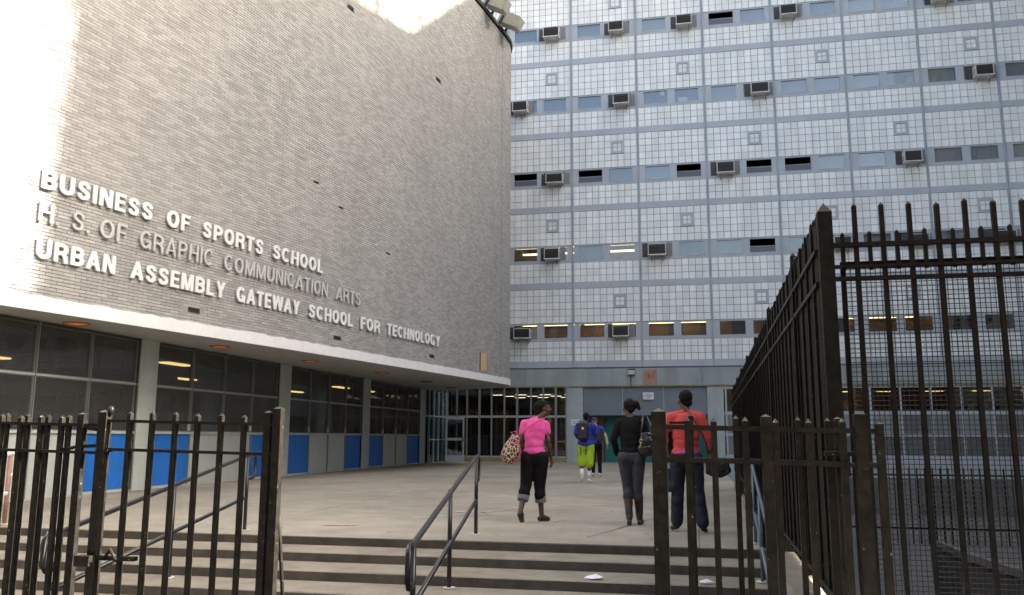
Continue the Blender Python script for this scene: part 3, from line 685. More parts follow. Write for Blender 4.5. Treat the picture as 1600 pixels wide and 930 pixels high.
# storefront left of the pier
mx = [-11.95, -11.45, -10.94, -10.31, -9.70, -9.06, -8.43, -7.75, -7.14, -6.53, -6.03]
B(boxobj('stone_kerb', (-12, FY-.05, 0), (-6.0, FY+.2, .20), M_kerb))
B(boxobj('transom', (-12, FY-.02, 2.10), (-6.0, FY+.06, 2.2), M_pier)); B(boxobj('sill_rail', (-12, FY-.02, .20), (-6.0, FY+.06, .27), M_pier))
M_sf = mat('aluminium frame', (.24, .255, .25), .45)
for i, x in enumerate(mx): B(boxobj('mullion', (x-.035 if i % 3 else x-.05, FY-.04, .2), (x+.035 if i % 3 else x+.05, FY+.08, 3.54), M_sf))
M_hall = mat('brown hall wall', (.55, .27, .10), .7, var=.25, scale=1.5)
for i in range(len(mx)-1):
    for za, zb in ((.27, 2.10), (2.2, 3.53)): B(boxobj('pane', (mx[i]+.036, FY+.02, za), (mx[i+1]-.036, FY+.03, zb), M_glass_d))
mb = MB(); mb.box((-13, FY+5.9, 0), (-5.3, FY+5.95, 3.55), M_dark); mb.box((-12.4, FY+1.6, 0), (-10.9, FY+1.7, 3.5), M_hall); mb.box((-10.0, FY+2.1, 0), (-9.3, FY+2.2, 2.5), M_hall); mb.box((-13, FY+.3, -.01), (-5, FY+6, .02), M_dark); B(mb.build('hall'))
for i in range(4):
    for j in range(3): x = -10.1+i*1.25; B(boxobj('ceiling_lamp', (x+j*.3, FY+1.6+j*1.5, 3.26), (x+j*.3+.55, FY+1.70+j*1.5, 3.28), M_lamp2))
for x in (-7.9, -6.45): B(boxobj('push_rail', (x, FY-.08, .95), (x+.35, FY-.05, .99), M_sf)); 
mb = MB(); mb.tube([(-6.36, FY+.4, 2.0), (-6.28, FY+.38, 1.6), (-6.2, FY+.4, .7)], [.03, .14, .08], mat('pale green hanging coat', (.40,.50,.36), .9), 8); B(mb.build('hanging_coat'))
# storey right of the pier, seen behind the tall fence
mb = MB()
for z, h, m in ((3.40, .14, M_pier), (2.20, .16, M_blue_metal), (1.25, .12, M_blue_metal), (.0, .42, M_blue_metal), (-1.3, 1.3, M_pier)): mb.box((1.31, FY-.01, z), (XR, FY+.1, z+h), m)
B(mb.build('yard_front'))
for i in range(13):
    x = 1.4+i*1.25
    B(boxobj('yard_mullion', (x-.04, FY-.03, .42), (x+.04, FY+.08, 3.4), M_blue_metal))
    for za, zb in ((2.36, 3.40), (1.37, 2.20), (.42, 1.25)): B(boxobj('yard_pane', (x+.04, FY+.03, za), (x+1.21, FY+.04, zb), M_glass_d if za > 2 else mat('ribbed grey glass', (.20,.225,.215), .3, objrand=.5)))
mb = MB(); mb.box((1.3, FY+5.0, 0), (XR, FY+5.1, 3.5), mat('grey room wall', (.20,.21,.20), .9)); B(mb.build('yard_room'))
for i in range(8): B(boxobj('ceiling_lamp', (2.2+i*2, FY+1.2, 3.28), (3.0+i*2, FY+1.35, 3.31), M_lamp))
# fixtures on the spandrel
th = thing('security_light', 'small box light with a conduit on the grey band above the teal recess', 'light', (-2.89, FY-.07, 4.2))
mb = MB(); mb.box((-.15,-.16,-.1),(.15,0,.12), M_beige); mb.build('housing', th); mb = MB(); mb.box((-.11,-.17,-.07),(.11,-.161,.09), M_cream); mb.build('lens', th)
mb = MB(); mb.box((-.17,-.2,.12),(.17,0,.16), M_coping); mb.box((-.15,-.1,-.14),(.15,0,-.1), M_coping); mb.build('hood', th); mb = MB(); mb.tube([(-.04,-.02,-.14),(-.04,-.02,-.66)], .018, M_coping, 6); mb.build('conduit', th)
th = thing('poster', 'faded salmon square poster on the grey band right of the box light', 'poster', (-2.05, FY-.065, 4.0))
mb = MB(); mb.box((-.30,-.012,-.36),(.30,0,.34), M_orange); mb.build('sheet', th)
mb = MB(); mb.tube([(-.02+.14*math.cos(a*.6),-.016,.05+.13*math.sin(a*.6)) for a in range(11)], .018, mat('olive print', (.35,.25,.12), .8), 5, True); mb.box((-.04,-.018,-.05),(0,-.0125,.12), M_ink); mb.box((.2,-.018,-.06),(.24,-.0125,.3), M_orange2); mb.box((.02,-.018,-.08),(.2,-.0125,-.05), M_orange2); mb.build('print', th)
def smallsign(x, z, wd, h, lab, rows_):
    th = thing('notice_sign', lab, 'sign', (x, FY-.03, z)); mb = MB(); mb.box((-wd/2,-.012,-h/2),(wd/2,0,h/2), M_paper); mb.build('board', th)
    mb = MB()
    for ri, (n, ww) in enumerate(rows_):
        zz = h/2-h*(ri+1)/(len(rows_)+1); tot = ww*wd; x0 = -tot/2
        for i in range(n): mb.box((x0+i*tot/n, -.017, zz-h*.05), (x0+(i+.72)*tot/n, -.0125, zz+h*.05), M_orange2 if ri == 0 else M_ink)
    mb.build('lettering', th); return th
smallsign(-2.13, 3.1, .50, .33, 'white notice with red heading and small print on the slate panel', [(4,.45),(6,.8),(3,.35)])
smallsign(-5.60, 1.87, .42, .28, 'white notice with small print on the pale pier beside the glass doors', [(4,.75),(3,.5)])
# air conditioners
rown = {4: 'top', 3: 'second', 2: 'third', 1: 'fourth', 0: 'lowest'}
ordn = ['first', 'second', 'third', 'fourth', 'fifth']
acm = {}
def ac_parts(th, tone):
    W_, H_, D_ = .76, .50, .46
    def part(nm, f):
        if nm in acm: me = acm[nm]; return link(nm, me, th)
        mb = MB(); f(mb); o = mb.build(nm, th); acm[nm] = o.data; return o
    def casing(mb):
        t=.03
        mb.box((-W_/2,-D_,H_-t),(W_/2,.1,H_),M_beige); mb.box((-W_/2,-D_,0),(W_/2,.1,t),M_beige); mb.box((-W_/2,-D_,t),(-W_/2+t,.1,H_-t),M_beige); mb.box((W_/2-t,-D_,t),(W_/2,.1,H_-t),M_beige)
    def grille(mb):
        mb.box((-W_/2+.03,-D_+.03,.03),(W_/2-.03,-D_+.05,H_-.03),M_acdark)
        for i in range(9): z=.05+i*.04; mb.box((-W_/2+.035,-D_+.008,z),(W_/2-.035,-D_+.03,z+.012),M_acdark)
    def side(mb):
        for sx in (-1,1):
            for i in range(5): mb.box((sx*(W_/2+.002)-.002,-D_+.08,.1+i*.05),(sx*(W_/2+.002)+.002,-.1,.115+i*.05),M_acdark)
    def bracket(mb):
        for sx in (-.24,.24):
            mb.box((sx-.015,-D_-.03,-.035),(sx+.015,.05,-.005),M_paper)
            mb.tube([(sx,-D_+.05,-.03),(sx,-.02,-.22)],.012,M_acdark,5)
        mb.box((-W_/2-.02,-D_-.035,-.005),(W_/2+.02,-D_+.02,.02),M_paper)
    def curtain(mb): mb.box((W_/2,-.0,0),(W_/2+.26,.03,H_+.12),mat('accordion panel',(.22,.22,.22),.7))
    def curtain2(mb): mb.box((-W_/2-.26,0,0),(-W_/2,.03,H_+.12),M_acdark)
    part('casing',casing); part('grille',grille); part('side_vent',side); part('bracket',bracket); part('filler_panel',curtain); part('dark_filler_panel',curtain2)
seen = {}
for X, k in sorted(ACS, key=lambda t: (-t[1], t[0])):
    i = seen.get(k, 0); seen[k] = i+1
    th = thing('air_conditioner', 'window air conditioner, %s from the left in the %s window row' % (ordn[i], rown[k]), 'air conditioner', (X, FY-.03, Z0+K*k+1.42), 'window air conditioners on the tiled building')
    ac_parts(th, 0); th.scale = (random.uniform(.95, 1.12), 1, random.uniform(.95, 1.1))

# ------------------------------------------------------------------ neighbours outside the frame that shade the plaza and show in the panes
M_nb = mat('pale neighbour brick', (.42, .37, .31), .9, var=.1, scale=.6); M_nb2 = mat('red brown brick', (.24, .11, .075), .9, var=.15, scale=.8)
M_nbw = mat('neighbour window', (.06,.08,.10), .15)
def block(lab, x0, y0, x1, y1, h, m, profile=None):
    th = thing('neighbour_building', lab, 'building', ((x0+x1)/2, (y0+y1)/2, -.6)); inv = Matrix.Translation(-Vector(th.location))
    mb = MB()
    if profile:
        n = len(profile); vs = [(x0, y, z) for y, z in profile]+[(x1, y, z) for y, z in profile]
        mb.add(vs, [tuple(range(n)), tuple(range(n, 2*n))[::-1]]+[(i, n+i, n+(i+1) % n, (i+1) % n) for i in range(n)], m)
    else: mb.box((x0, y0, -1.3), (x1, y1, h), m)
    o = mb.build('wall', th); o.matrix_parent_inverse = inv
    return th, inv
th, inv = block('pale brick block east of the plaza', 18, 13.9, 34, 27, 0, M_nb, [(13.9,-1.3),(27,-1.3),(27,33.9),(26.3,33.4),(13.9,32.7)])
mb = MB()
for f in range(9):
    for j in range(4): mb.box((17.96, 14+j*3.1, 1.5+f*3.4), (18.02, 15.3+j*3.1, 3.3+f*3.4), M_nbw)
o = mb.build('window', th); o.matrix_parent_inverse = inv
th, inv = block('taller pale brick block farther along the plaza', 18.05, 26.2, 34, 57, 0, M_nb, [(26.2,-1.3),(57,-1.3),(57,41),(34,40.6),(31.5,37.1),(26.4,33.5),(26.2,33.3)])
th, inv = block('lower brick block beside the steps', 13, 6.2, 34, 13.85, 20.6, M_nb2)
th, inv = block('red brick apartment house across the street', -44, -22, -4, -10.5, 16.0, M_nb2)
mb = MB()
for f in range(4):
    for j in range(12): mb.box((-42.5+j*3.1, -10.54, 1.6+f*3.6), (-41.2+j*3.1, -10.46, 3.4+f*3.6), M_nbw)
o = mb.build('window', th); o.matrix_parent_inverse = inv
th, inv = block('tan apartment house across the street', -3.95, -22, 34, -10.5, 15.0, mat('tan neighbour brick', (.22,.15,.10), .9, var=.12, scale=.7))
mb = MB()
for f in range(4):
    for j in range(11): mb.box((-2.5+j*3.3, -10.54, 1.5+f*3.5), (-1.1+j*3.3, -10.46, 3.2+f*3.5), M_nbw)
o = mb.build('window', th); o.matrix_parent_inverse = inv
M_leaf = mat('street tree leaves', (.05,.10,.025), .7, var=.4, scale=4); M_bark = mat('bark', (.08,.06,.045), .95)
for i, x in enumerate((-13.5, -7.2, -1.0, 6.0)):
    th = thing('street_tree', ['leafy street tree far left across the street','leafy street tree left of centre across the street','leafy street tree right of centre across the street','leafy street tree far right across the street'][i], 'tree', (x, -8.6, -.6), 'street trees across the road')
    mb = MB(); mb.tube([(0,0,0),(.1,0,2.4),(0,.1,5)], [.17,.12,.06], M_bark, 8)
    for a in range(5): mb.tube([(0,0,2.6+a*.4),(1.3*math.cos(a*1.3),1.3*math.sin(a*1.3),4.6+a*.4)], [.06,.02], M_bark, 5)
    mb.build('trunk', th); mb = MB()
    for q in range(1500):
        d = Vector((random.gauss(0,1), random.gauss(0,1), random.gauss(0,1))).normalized()*random.uniform(.5,1)**.5
        c = Vector((d.x*2.3, d.y*2.1, 5.4+d.z*2.3))+Vector((.4*math.sin(q*.7),.3*math.cos(q*.31),0)); u = Vector((random.uniform(-1,1), random.uniform(-1,1), random.uniform(-1,1))).normalized(); v = u.orthogonal().normalized(); s_ = random.uniform(.1,.2)
        mb.add([c-u*s_, c+v*s_*.6, c+u*s_, c-v*s_*.6], [(0,1,2,3)], M_leaf)
    mb.build('crown', th)

def shadow_softener(lab, loc, pts, leaves):  # leaves added out of view to soften the sun patch edges on the brick
    th = thing('sun_softening_leaves', lab, 'leaf screen', loc); inv = Matrix.Translation(-Vector(loc)); mb = MB()
    for p in pts: mb.tube([p, (p[0]+.1, p[1]+.1, p[2]+1.2)], [.05, .02], M_bark, 5)
    mb.build('stem', th).matrix_parent_inverse = inv; mb = MB()
    for c, s_ in leaves:
        c = Vector(c); u = Vector((random.uniform(-.3,.3), random.uniform(-1,1), random.uniform(-1,1))).normalized(); v = u.cross(Vector((1,random.uniform(-.4,.4),random.uniform(-.4,.4)))).normalized()
        mb.add([c-u*s_, c+v*s_*.6, c+u*s_, c-v*s_*.6], [(0,1,2,3)], M_leaf)
    mb.build('foliage', th).matrix_parent_inverse = inv
random.seed(5)
L_ = [((random.uniform(16,17.5), 13.95-1.05*random.random()**1.5, random.uniform(20.7,33.5)), random.uniform(.03,.055)) for _ in range(10000)]
shadow_softener('tall scatter of leaves added to soften the sun edge on the brick', (16, 13, 20.6), [(16, 13.2+.1*i, 20.6) for i in range(3)], L_)
L_ = []
for _ in range(8000):
    y = random.uniform(20.5, 33); z = np.interp(y, [13.9,26.3,31.5,34], [33.1,33.9,37.6,41]); L_.append(((random.uniform(17.6,18.3), y, float(z)-.5+.9*random.random()**1.6), random.uniform(.03,.055)))
shadow_softener('hedge added along the roof edge to soften the upper sun patch', (18, 27, 33), [(18, 22+i, 33) for i in range(3)], L_)

# ------------------------------------------------------------------ fences and gates
def bar(mb, x, y, z0, z1, t, m, tip=True, ang=0.0, tf=.75):
    h = t/2; e = h*(1.35 if t < .026 and m is M_black2 else 1); c, s_ = math.cos(ang), math.sin(ang); q = [(-h,-e),(h,-e),(h,e),(-h,e)]; q = [(x+a*c-b*s_, y+a*s_+b*c) for a, b in q]
    tp = t*tf if tip else 0
    vs = [(a, b, z0) for a, b in q]+[(a, b, z1-tp) for a, b in q]
    fs = [(0,3,2,1)]+[(i,(i+1)%4,4+(i+1)%4,4+i) for i in range(4)]
    if tip: vs += [(x, y, z1)]; fs += [(4,5,8),(5,6,8),(6,7,8),(7,4,8)]
    else: fs += [(4,5,6,7)]
    mb.add(vs, fs, m)
def hrail(mb, x0, x1, y, z, sl, t, m, dx=0.0, depth=None):
    za, zb = z, z+sl*(x1-x0); h = t/2; d = (depth or t)/2
    vs = [(x0,y-d,za-h),(x1,y+dx-d,zb-h),(x1,y+dx+d,zb-h),(x0,y+d,za-h),(x0,y-d,za+h),(x1,y+dx-d,zb+h),(x1,y+dx+d,zb+h),(x0,y+d,za+h)]
    mb.add(vs, [(0,3,2,1),(4,5,6,7),(0,1,5,4),(1,2,6,5),(2,3,7,6),(3,0,4,7)], m)
def mkpart(th, name, fn):
    mb = MB(); fn(mb); o = mb.build(name, th); o.matrix_parent_inverse = Matrix.Translation(-Vector(th.location)); return o
SLP = -.02
def gate(label, name, cat, pickets, posts, y, ztop, zr, x0, x1, zbot=-.52, t=.024, low=None, jig=0.0):
    xm = (x0+x1)/2; th = thing(name, label, cat, (xm, y, -.6))
    for x in pickets: mkpart(th, 'picket', lambda mb, x=x: bar(mb, x+random.uniform(-.003,.003), y, zbot, ztop+SLP*(x-x0)+random.uniform(-.008,.004), t, M_black2))
    for (x, tw, zt) in posts: mkpart(th, 'post', lambda mb, x=x, tw=tw, zt=zt: bar(mb, x, y, -.6, zt-.015, tw, M_black2, tf=.28))
    for z in zr: mkpart(th, 'rail', lambda mb, z=z: hrail(mb, x0, x1, y, z, SLP, .018, M_black2, depth=.036))
    mkpart(th, 'bottom_rail', lambda mb: hrail(mb, x0, x1, y, zbot+.08, SLP, .02, M_black2, depth=.036))
    for z in zr:
        for x in pickets: mkpart(th, 'rivet_lug', lambda mb, x=x, z=z: mb.box((x-.015, y-.019, z+SLP*(x-x0)-.019), (x+.015, y-.0185, z+SLP*(x-x0)-.0095), M_black2)) if False else None
    return th
# left leaf, nearer the middle
g1 = gate('black iron gate leaf left of the middle handrail', 'iron_gate', 'gate', [-3.42,-3.265,-3.11,-2.955,-2.80,-2.645], [(-3.60,.058,1.345),(-2.49,.042,1.335),(-2.425,.050,1.36)], 4.70, 1.325, [1.262, 1.088], -3.62, -2.44)
mkpart(g1, 'latch', lambda mb: (mb.box((-3.60, 4.66, .43), (-3.30, 4.70, .455), M_black2), mb.tube([(-3.5,4.66,.44),(-3.44,4.63,.50),(-3.40,4.63,.44)], .011, M_black2, 6), mb.box((-3.66,4.6,.40),(-3.56,4.66,.46), M_black2)))
mkpart(g1, 'finial', lambda mb: (mb.tube([(-3.565,4.70,1.30),(-3.560,4.70,1.335),(-3.558,4.70,1.352)], [.017,.019,.006], M_black2, 8), mb.box((-3.60,4.672,1.07),(-3.545,4.728,1.09), M_black2)))
mkpart(g1, 'strut', lambda mb: mb.tube([(-2.47,4.78,1.05),(-2.43,4.95,-.2)], .012, M_black2, 5))
g2 = gate('black iron fence panel at the far left, in front of the grey building panels', 'iron_fence', 'fence', [-3.94,-4.09,-4.24,-4.39,-4.54,-4.69], [(-3.79,.044,1.33)], 4.74, 1.315, [1.258, 1.088], -4.85, -3.64, jig=.01)
mkpart(g2, 'hinge_arm', lambda mb: (mb.tube([(-3.79,4.74,1.225),(-3.62,4.72,1.20)], .013, M_black2, 6), mb.tube([(-3.95,4.74,1.075),(-3.82,4.74,1.10),(-3.62,4.72,1.11)], .012, M_black2, 6)))
g3 = gate('second black iron gate leaf folded back behind the far left fence panel', 'iron_gate', 'gate', [-4.06,-4.22,-4.38,-4.54,-4.70,-4.86,-5.02], [(-3.95,.03,1.33)], 4.95, 1.33, [1.262, 1.085], -5.1, -3.93)
# right gate
g4 = gate('black iron gate leaf at right in front of the woman in red', 'iron_gate', 'gate', [-.034,.068,.187,.298,.417,.536], [(-.14,.056,1.30),(.262,.038,1.275),(.598,.043,1.285),(.665,.028,1.245)], 3.40, 1.258, [1.212, 1.088], -.17, .675, t=.023)
mkpart(g4, 'weld', lambda mb: (mb.box((-.10,3.385,1.222),(-.03,3.43,1.232), M_black2), mb.box((-.10,3.385,1.097),(-.02,3.43,1.108), M_black2)))
g5 = gate('narrow black iron gate leaf folded behind the right gate beside the tall fence post', 'iron_gate', 'gate', [-.02,.165,.29,.405,.52], [(.56,.03,1.27)], 3.66, 1.272, [1.21, 1.082], -.03, .58, t=.021)
mkpart(g5, 'lock_plate', lambda mb: (mb.box((.50,3.60,1.10),(.62,3.66,1.118), M_black2), mb.box((.56,3.60,1.02),(.59,3.64,1.10), M_black2)))

# tall mesh fence at right (front run)
tf = thing('tall_fence', 'tall black iron security fence with wire mesh and spear pickets at the right', 'fence', (1.2, 4.2, -.6))
xs_ = [.772+.1215*i for i in range(9)]
for i, x in enumerate(xs_): mkpart(tf, 'picket', lambda mb, x=x: bar(mb, x, 4.2, -.55, 2.275+random.uniform(-.008,.008), .021, M_black, ang=0))
for i, x in enumerate([.712+.1215*i for i in range(9)]): mkpart(tf, 'short_picket', lambda mb, x=x: bar(mb, x, 4.2, 1.955, 2.145+random.uniform(-.004,.004), .017, M_black))
for z, t in ((2.078, .020), (1.973, .014), (1.915, .018)): mkpart(tf, 'rail', lambda mb, z=z, t=t: hrail(mb, .66, 1.80, 4.2, z, -.004, t, M_black, depth=.034))
for z in (.44, -.45): mkpart(tf, 'rail', lambda mb, z=z: hrail(mb, .66, 1.80, 4.2, z, -.004, .018, M_black, depth=.034)) if z < 0 else None
mkpart(tf, 'post', lambda mb: (bar(mb, .634, 4.2, -.6, 2.29, .066, M_black), ))
mkpart(tf, 'mesh_frame', lambda mb: (mb.box((.70,4.215,-.5),(.72,4.235,2.0), M_black), mb.box((.70,4.215,1.985),(1.8,4.235,2.0), M_black)))
mb = MB(); pch = .0222; rw = .0019
x = .722
while x < 1.82:
    mb.tube([(x, 4.226, -.5), (x, 4.226, 1.985)], rw, M_black2, 4, smooth=False); x += pch
z = -.5
while z < 1.985:
    # crimped cross wire
    mb.tube([(.70, 4.2235, z), (1.82, 4.2235, z)], rw, M_black2, 4, smooth=False); z += pch*1.0
wm = mb.build('wire_mesh', tf); wm.matrix_parent_inverse = Matrix.Translation(-Vector(tf.location)); tag(wm, kind='stuff'); wm.data.materials.clear(); wm.data.materials.append(mat('dusty mesh wire', (.035, .030, .022), .4, spec=.3))
# side run with sheet metal
sf = thing('side_fence', 'tall dark sheet-clad iron fence running back along the right side of the steps', 'fence', (.75, 12, -.6))
def xf(Y): return .62+(Y-4.2)*.0152
Y = 4.34
while Y < 21:
    mkpart(sf, 'picket', lambda mb, Y=Y: bar(mb, xf(Y), Y, .42, 2.27+random.uniform(-.006,.006), .02, M_black)); Y += .122
Y = 4.40
while Y < 20.6:
    mkpart(sf, 'thin_bar', lambda mb, Y=Y: bar(mb, xf(Y)-.024, Y, .42, 2.24, .012, M_black2)); Y += .28
Y = 4.26
while Y < 20.6:
    y2 = Y+.56
    mkpart(sf, 'sheet_panel', lambda mb, Y=Y, y2=y2: mb.add([(xf(Y)-.017,Y+.006,.40),(xf(y2)-.017,y2-.006,.40),(xf(y2)-.017,y2-.006,2.21),(xf(Y)-.017,Y+.006,2.21),(xf(Y)-.011,Y+.006,.40),(xf(y2)-.011,y2-.006,.40),(xf(y2)-.011,y2-.006,2.21),(xf(Y)-.011,Y+.006,2.21)], [(3,2,1,0),(4,5,6,7),(0,1,5,4),(2,3,7,6),(0,4,7,3),(1,2,6,5)], M_sheet))
    mkpart(sf, 'fence_post', lambda mb, Y=Y: bar(mb, xf(Y)-.02, Y, -.1, 2.30, .034, M_black2)) if int((Y-4.26)/.56+.5) % 4 == 2 else None
    Y = y2
for z in (2.06, 1.90, .46):
    mkpart(sf, 'rail', lambda mb, z=z: mb.add([(xf(4.24)-.034,4.24,z-.011),(xf(21)-.034,21,z-.011),(xf(21)-.034,21,z+.011),(xf(4.24)-.034,4.24,z+.011),(xf(4.24)-.018,4.24,z-.011),(xf(21)-.018,21,z-.011),(xf(21)-.018,21,z+.011),(xf(4.24)-.018,4.24,z+.011)], [(0,3,2,1),(4,5,6,7),(0,1,5,4),(2,3,7,6),(0,4,7,3),(1,2,6,5)], M_black2))
pw = thing('parapet_wall', 'low concrete wall with blue painted face under the side fence', 'wall', (.56, 4, -.6))
mkpart(pw, 'wall', lambda mb: mb.add([(.475,1.8,-.6),(.70,1.8,-.6),(.76,6.4,-.6),(.50,6.4,-.6),(.475,1.8,.32),(.70,1.8,.32),(.76,6.4,.32),(.50,6.4,.32)], [(0,3,2,1),(4,5,6,7),(0,1,5,4),(1,2,6,5),(2,3,7,6),(3,0,4,7)], mat('blue painted wall', (.06,.17,.32), .6, var=.15)))
mkpart(pw, 'concrete_cap', lambda mb: mb.add([(.455,1.8,.322),(.72,1.8,.322),(.78,6.42,.322),(.48,6.42,.322),(.455,1.8,.385),(.72,1.8,.385),(.78,6.42,.385),(.48,6.42,.385)], [(0,3,2,1),(4,5,6,7),(0,1,5,4),(1,2,6,5),(2,3,7,6),(3,0,4,7)], M_step))
pk = thing('plaza_kerb', 'low concrete kerb under the side fence along the plaza edge', 'kerb', (.8, 14, 0))
mkpart(pk, 'kerb_stone', lambda mb: mb.add([(.66,6.42,-.6),(.98,6.42,-.6),(.98,21,-.6),(.84,21,-.6),(.66,6.42,.12),(.98,6.42,.12),(.98,21,.12),(.84,21,.12)], [(0,3,2,1),(4,5,6,7),(0,1,5,4),(1,2,6,5),(2,3,7,6),(3,0,4,7)], M_step))
mkpart(pk, 'infill_sheet', lambda mb: mb.add([(.74,6.42,.10),(.76,6.42,.10),(.895,21,.10),(.875,21,.10),(.74,6.42,.42),(.76,6.42,.42),(.895,21,.42),(.875,21,.42)], [(0,3,2,1),(4,5,6,7),(0,1,5,4),(1,2,6,5),(2,3,7,6),(3,0,4,7)], M_sheet))
# yard fence, a ramp and a dumpster seen through the mesh
yf = thing('yard_fence', 'black picket fence across the lower yard behind the mesh', 'fence', (7, 22, -1.25))
x = 3.2
while x < 12.2: mkpart(yf, 'picket', lambda mb, x=x: bar(mb, x, 22, -1.25, .5, .03, M_black)); x += .17
for z in (.32, -.9): mkpart(yf, 'rail', lambda mb, z=z: hrail(mb, 3.1, 12.2, 22, z, 0, .04, M_black))
rp = thing('yard_ramp', 'concrete ramp with dark side in the lower yard behind the mesh', 'ramp', (4.4, 13.6, -1.25))
mkpart(rp, 'ramp_body', lambda mb: mb.add([(3.3,12.2,-1.25),(5.6,12.2,-1.25),(5.6,13.6,-1.25),(3.3,13.6,-1.25),(3.3,12.2,-.35),(5.6,12.2,-1.1),(5.6,13.6,-1.1),(3.3,13.6,-.35)], [(0,3,2,1),(0,1,5,4),(1,2,6,5),(2,3,7,6),(3,0,4,7)], M_dark))
mkpart(rp, 'ramp_deck', lambda mb: mb.add([(3.26,12.16,-.345),(5.64,12.16,-1.1),(5.64,13.64,-1.1),(3.26,13.64,-.345),(3.26,12.16,-.25),(5.64,12.16,-1.0),(5.64,13.64,-1.0),(3.26,13.64,-.25)], [(0,3,2,1),(4,5,6,7),(0,1,5,4),(1,2,6,5),(2,3,7,6),(3,0,4,7)], M_side))
yd = thing('yard_door', 'grey metal door set in a low wall at the back of the lower yard', 'door', (8, 30, -1.25))
mkpart(yd, 'wall', lambda mb: mb.box((3.5, 30, -1.25), (15, 30.3, -.1), mat('yard wall', (.11,.11,.105), .9, var=.3, scale=2)))
mkpart(yd, 'door', lambda mb: mb.box((5.9, 29.95, -1.25), (6.9, 29.99, -.15), mat('grey yard door', (.16,.17,.17), .5)))

# ------------------------------------------------------------------ handrails
def arc3(c, r, a0, a1, plane_d, n=5):
    return [c+plane_d*(r*math.cos(R(a0+(a1-a0)*i/n)))+Vector((0,0,r*math.sin(R(a0+(a1-a0)*i/n)))) for i in range(n+1)]
def handrail(label, p_top, p_mid, p_low, tops, bases, m=M_rail, r=.024):
    """three posts; top rail and lower rail run parallel with rounded return loops at both ends"""
    th = thing('handrail', label, 'handrail', p_mid)
    A_, B_, C_ = [Vector(p) for p in (p_top, p_mid, p_low)]
    ta, tb, tc = tops
    up = lambda p, z: Vector((p.x, p.y, z))
    d = (A_-C_); d.z = 0; d.normalize()
    # top rail with return loops
    T1 = up(A_, ta); T3 = up(C_, tc)
    e1 = T1+d*.22; e3 = T3-d*.20
    pts = [T3+Vector((0,0,-.30)), e3+Vector((.0,0,-.30))+d*.04, e3+Vector((0,0,-.25)), e3+Vector((0,0,-.05)), e3+d*.05, T3, T1, T1+d*.16, e1+Vector((0,0,-.04)), e1+Vector((0,0,-.24)), e1+Vector((0,0,-.29))-d*.04, T1+Vector((0,0,-.29))]
    mb = MB(); mb.tube(pts, r, m, 10); o = mb.build('top_rail', th); inv = Matrix.Translation(-Vector(th.location)); o.matrix_parent_inverse = inv
    L1 = up(A_, ta-.52); L3 = up(C_, tc-.46)
    mb = MB(); mb.tube([L1, L1-d*.09+Vector((0,0,-.015)), L3], r*.9, m, 10); mb.build('lower_rail', th).matrix_parent_inverse = inv
    for p, t_, b in ((A_, ta, bases[0]), (B_, tb, bases[1]), (C_, tc, bases[2])):
        mb = MB(); mb.tube([up(p, b), up(p, t_-.01)], r*.95, m, 10); mb.build('post', th).matrix_parent_inverse = inv
        mb = MB(); mb.tube([up(p, b+.001), up(p, b+.012)], .062, M_crack, 12); mb.build('base_plate', th).matrix_parent_inverse = inv
    return th
handrail('black pipe handrail in the middle of the steps, right of the left gate', (-2.65,10.31,0), (-2.42,8.38,-.3), (-2.14,6.42,-.6), (.93,.66,.36), (0,-.3,-.6))
handrail('black pipe handrail on the left of the steps behind the left gate leaf', (-5.58,10.05,0), (-5.45,8.3,-.3), (-5.32,6.5,-.6), (.93,.66,.36), (0,-.3,-.6))
handrail('slim blue-grey pipe handrail beside the right side fence', (.62,10.2,0), (.585,8.8,-.2), (.545,6.6,-.5), (.86,.62,.24), (0,-.2,-.5), M_steel, .02)
th = handrail('white painted pipe handrail with a rusty post at the far left edge', (-9.02,9.95,0), (-8.95,8.3,-.3), (-8.8,6.5,-.6), (.93,.66,.36), (0,-.3,-.6), mat('chipped white pipe paint', (.62,.60,.56), .5, var=.1, scale=20), .03)
for c in th.children:
    if c.name.startswith('post'):
        c.data.materials.clear(); c.data.materials.append(mat('rusty post paint', (.30,.17,.13), .7, var=.2, scale=10))
# litter on the steps
def litter(label, x, y, z, s):
    random.seed(int(x*100)); mb = MB(); n = 7
    top = [(s*math.cos(a*6.283/n)*random.uniform(.5,1.1), s*.6*math.sin(a*6.283/n)*random.uniform(.5,1.1), random.uniform(.004,.03)) for a in range(n)]
    vs = top+[(0,0,.05)]; mb.add(vs, [(i,(i+1)%n,n) for i in range(n)], M_paper); o = mb.build('crumpled_paper'); o.location = (x,y,z); tag(o, label, 'litter', 'litter on the steps')
litter('crumpled white paper on the steps below the woman in black', -1.0, 8.62, -.199, .12)
litter('small scrap of white paper on the steps behind the right gate', .06, 8.58, -.199, .08)

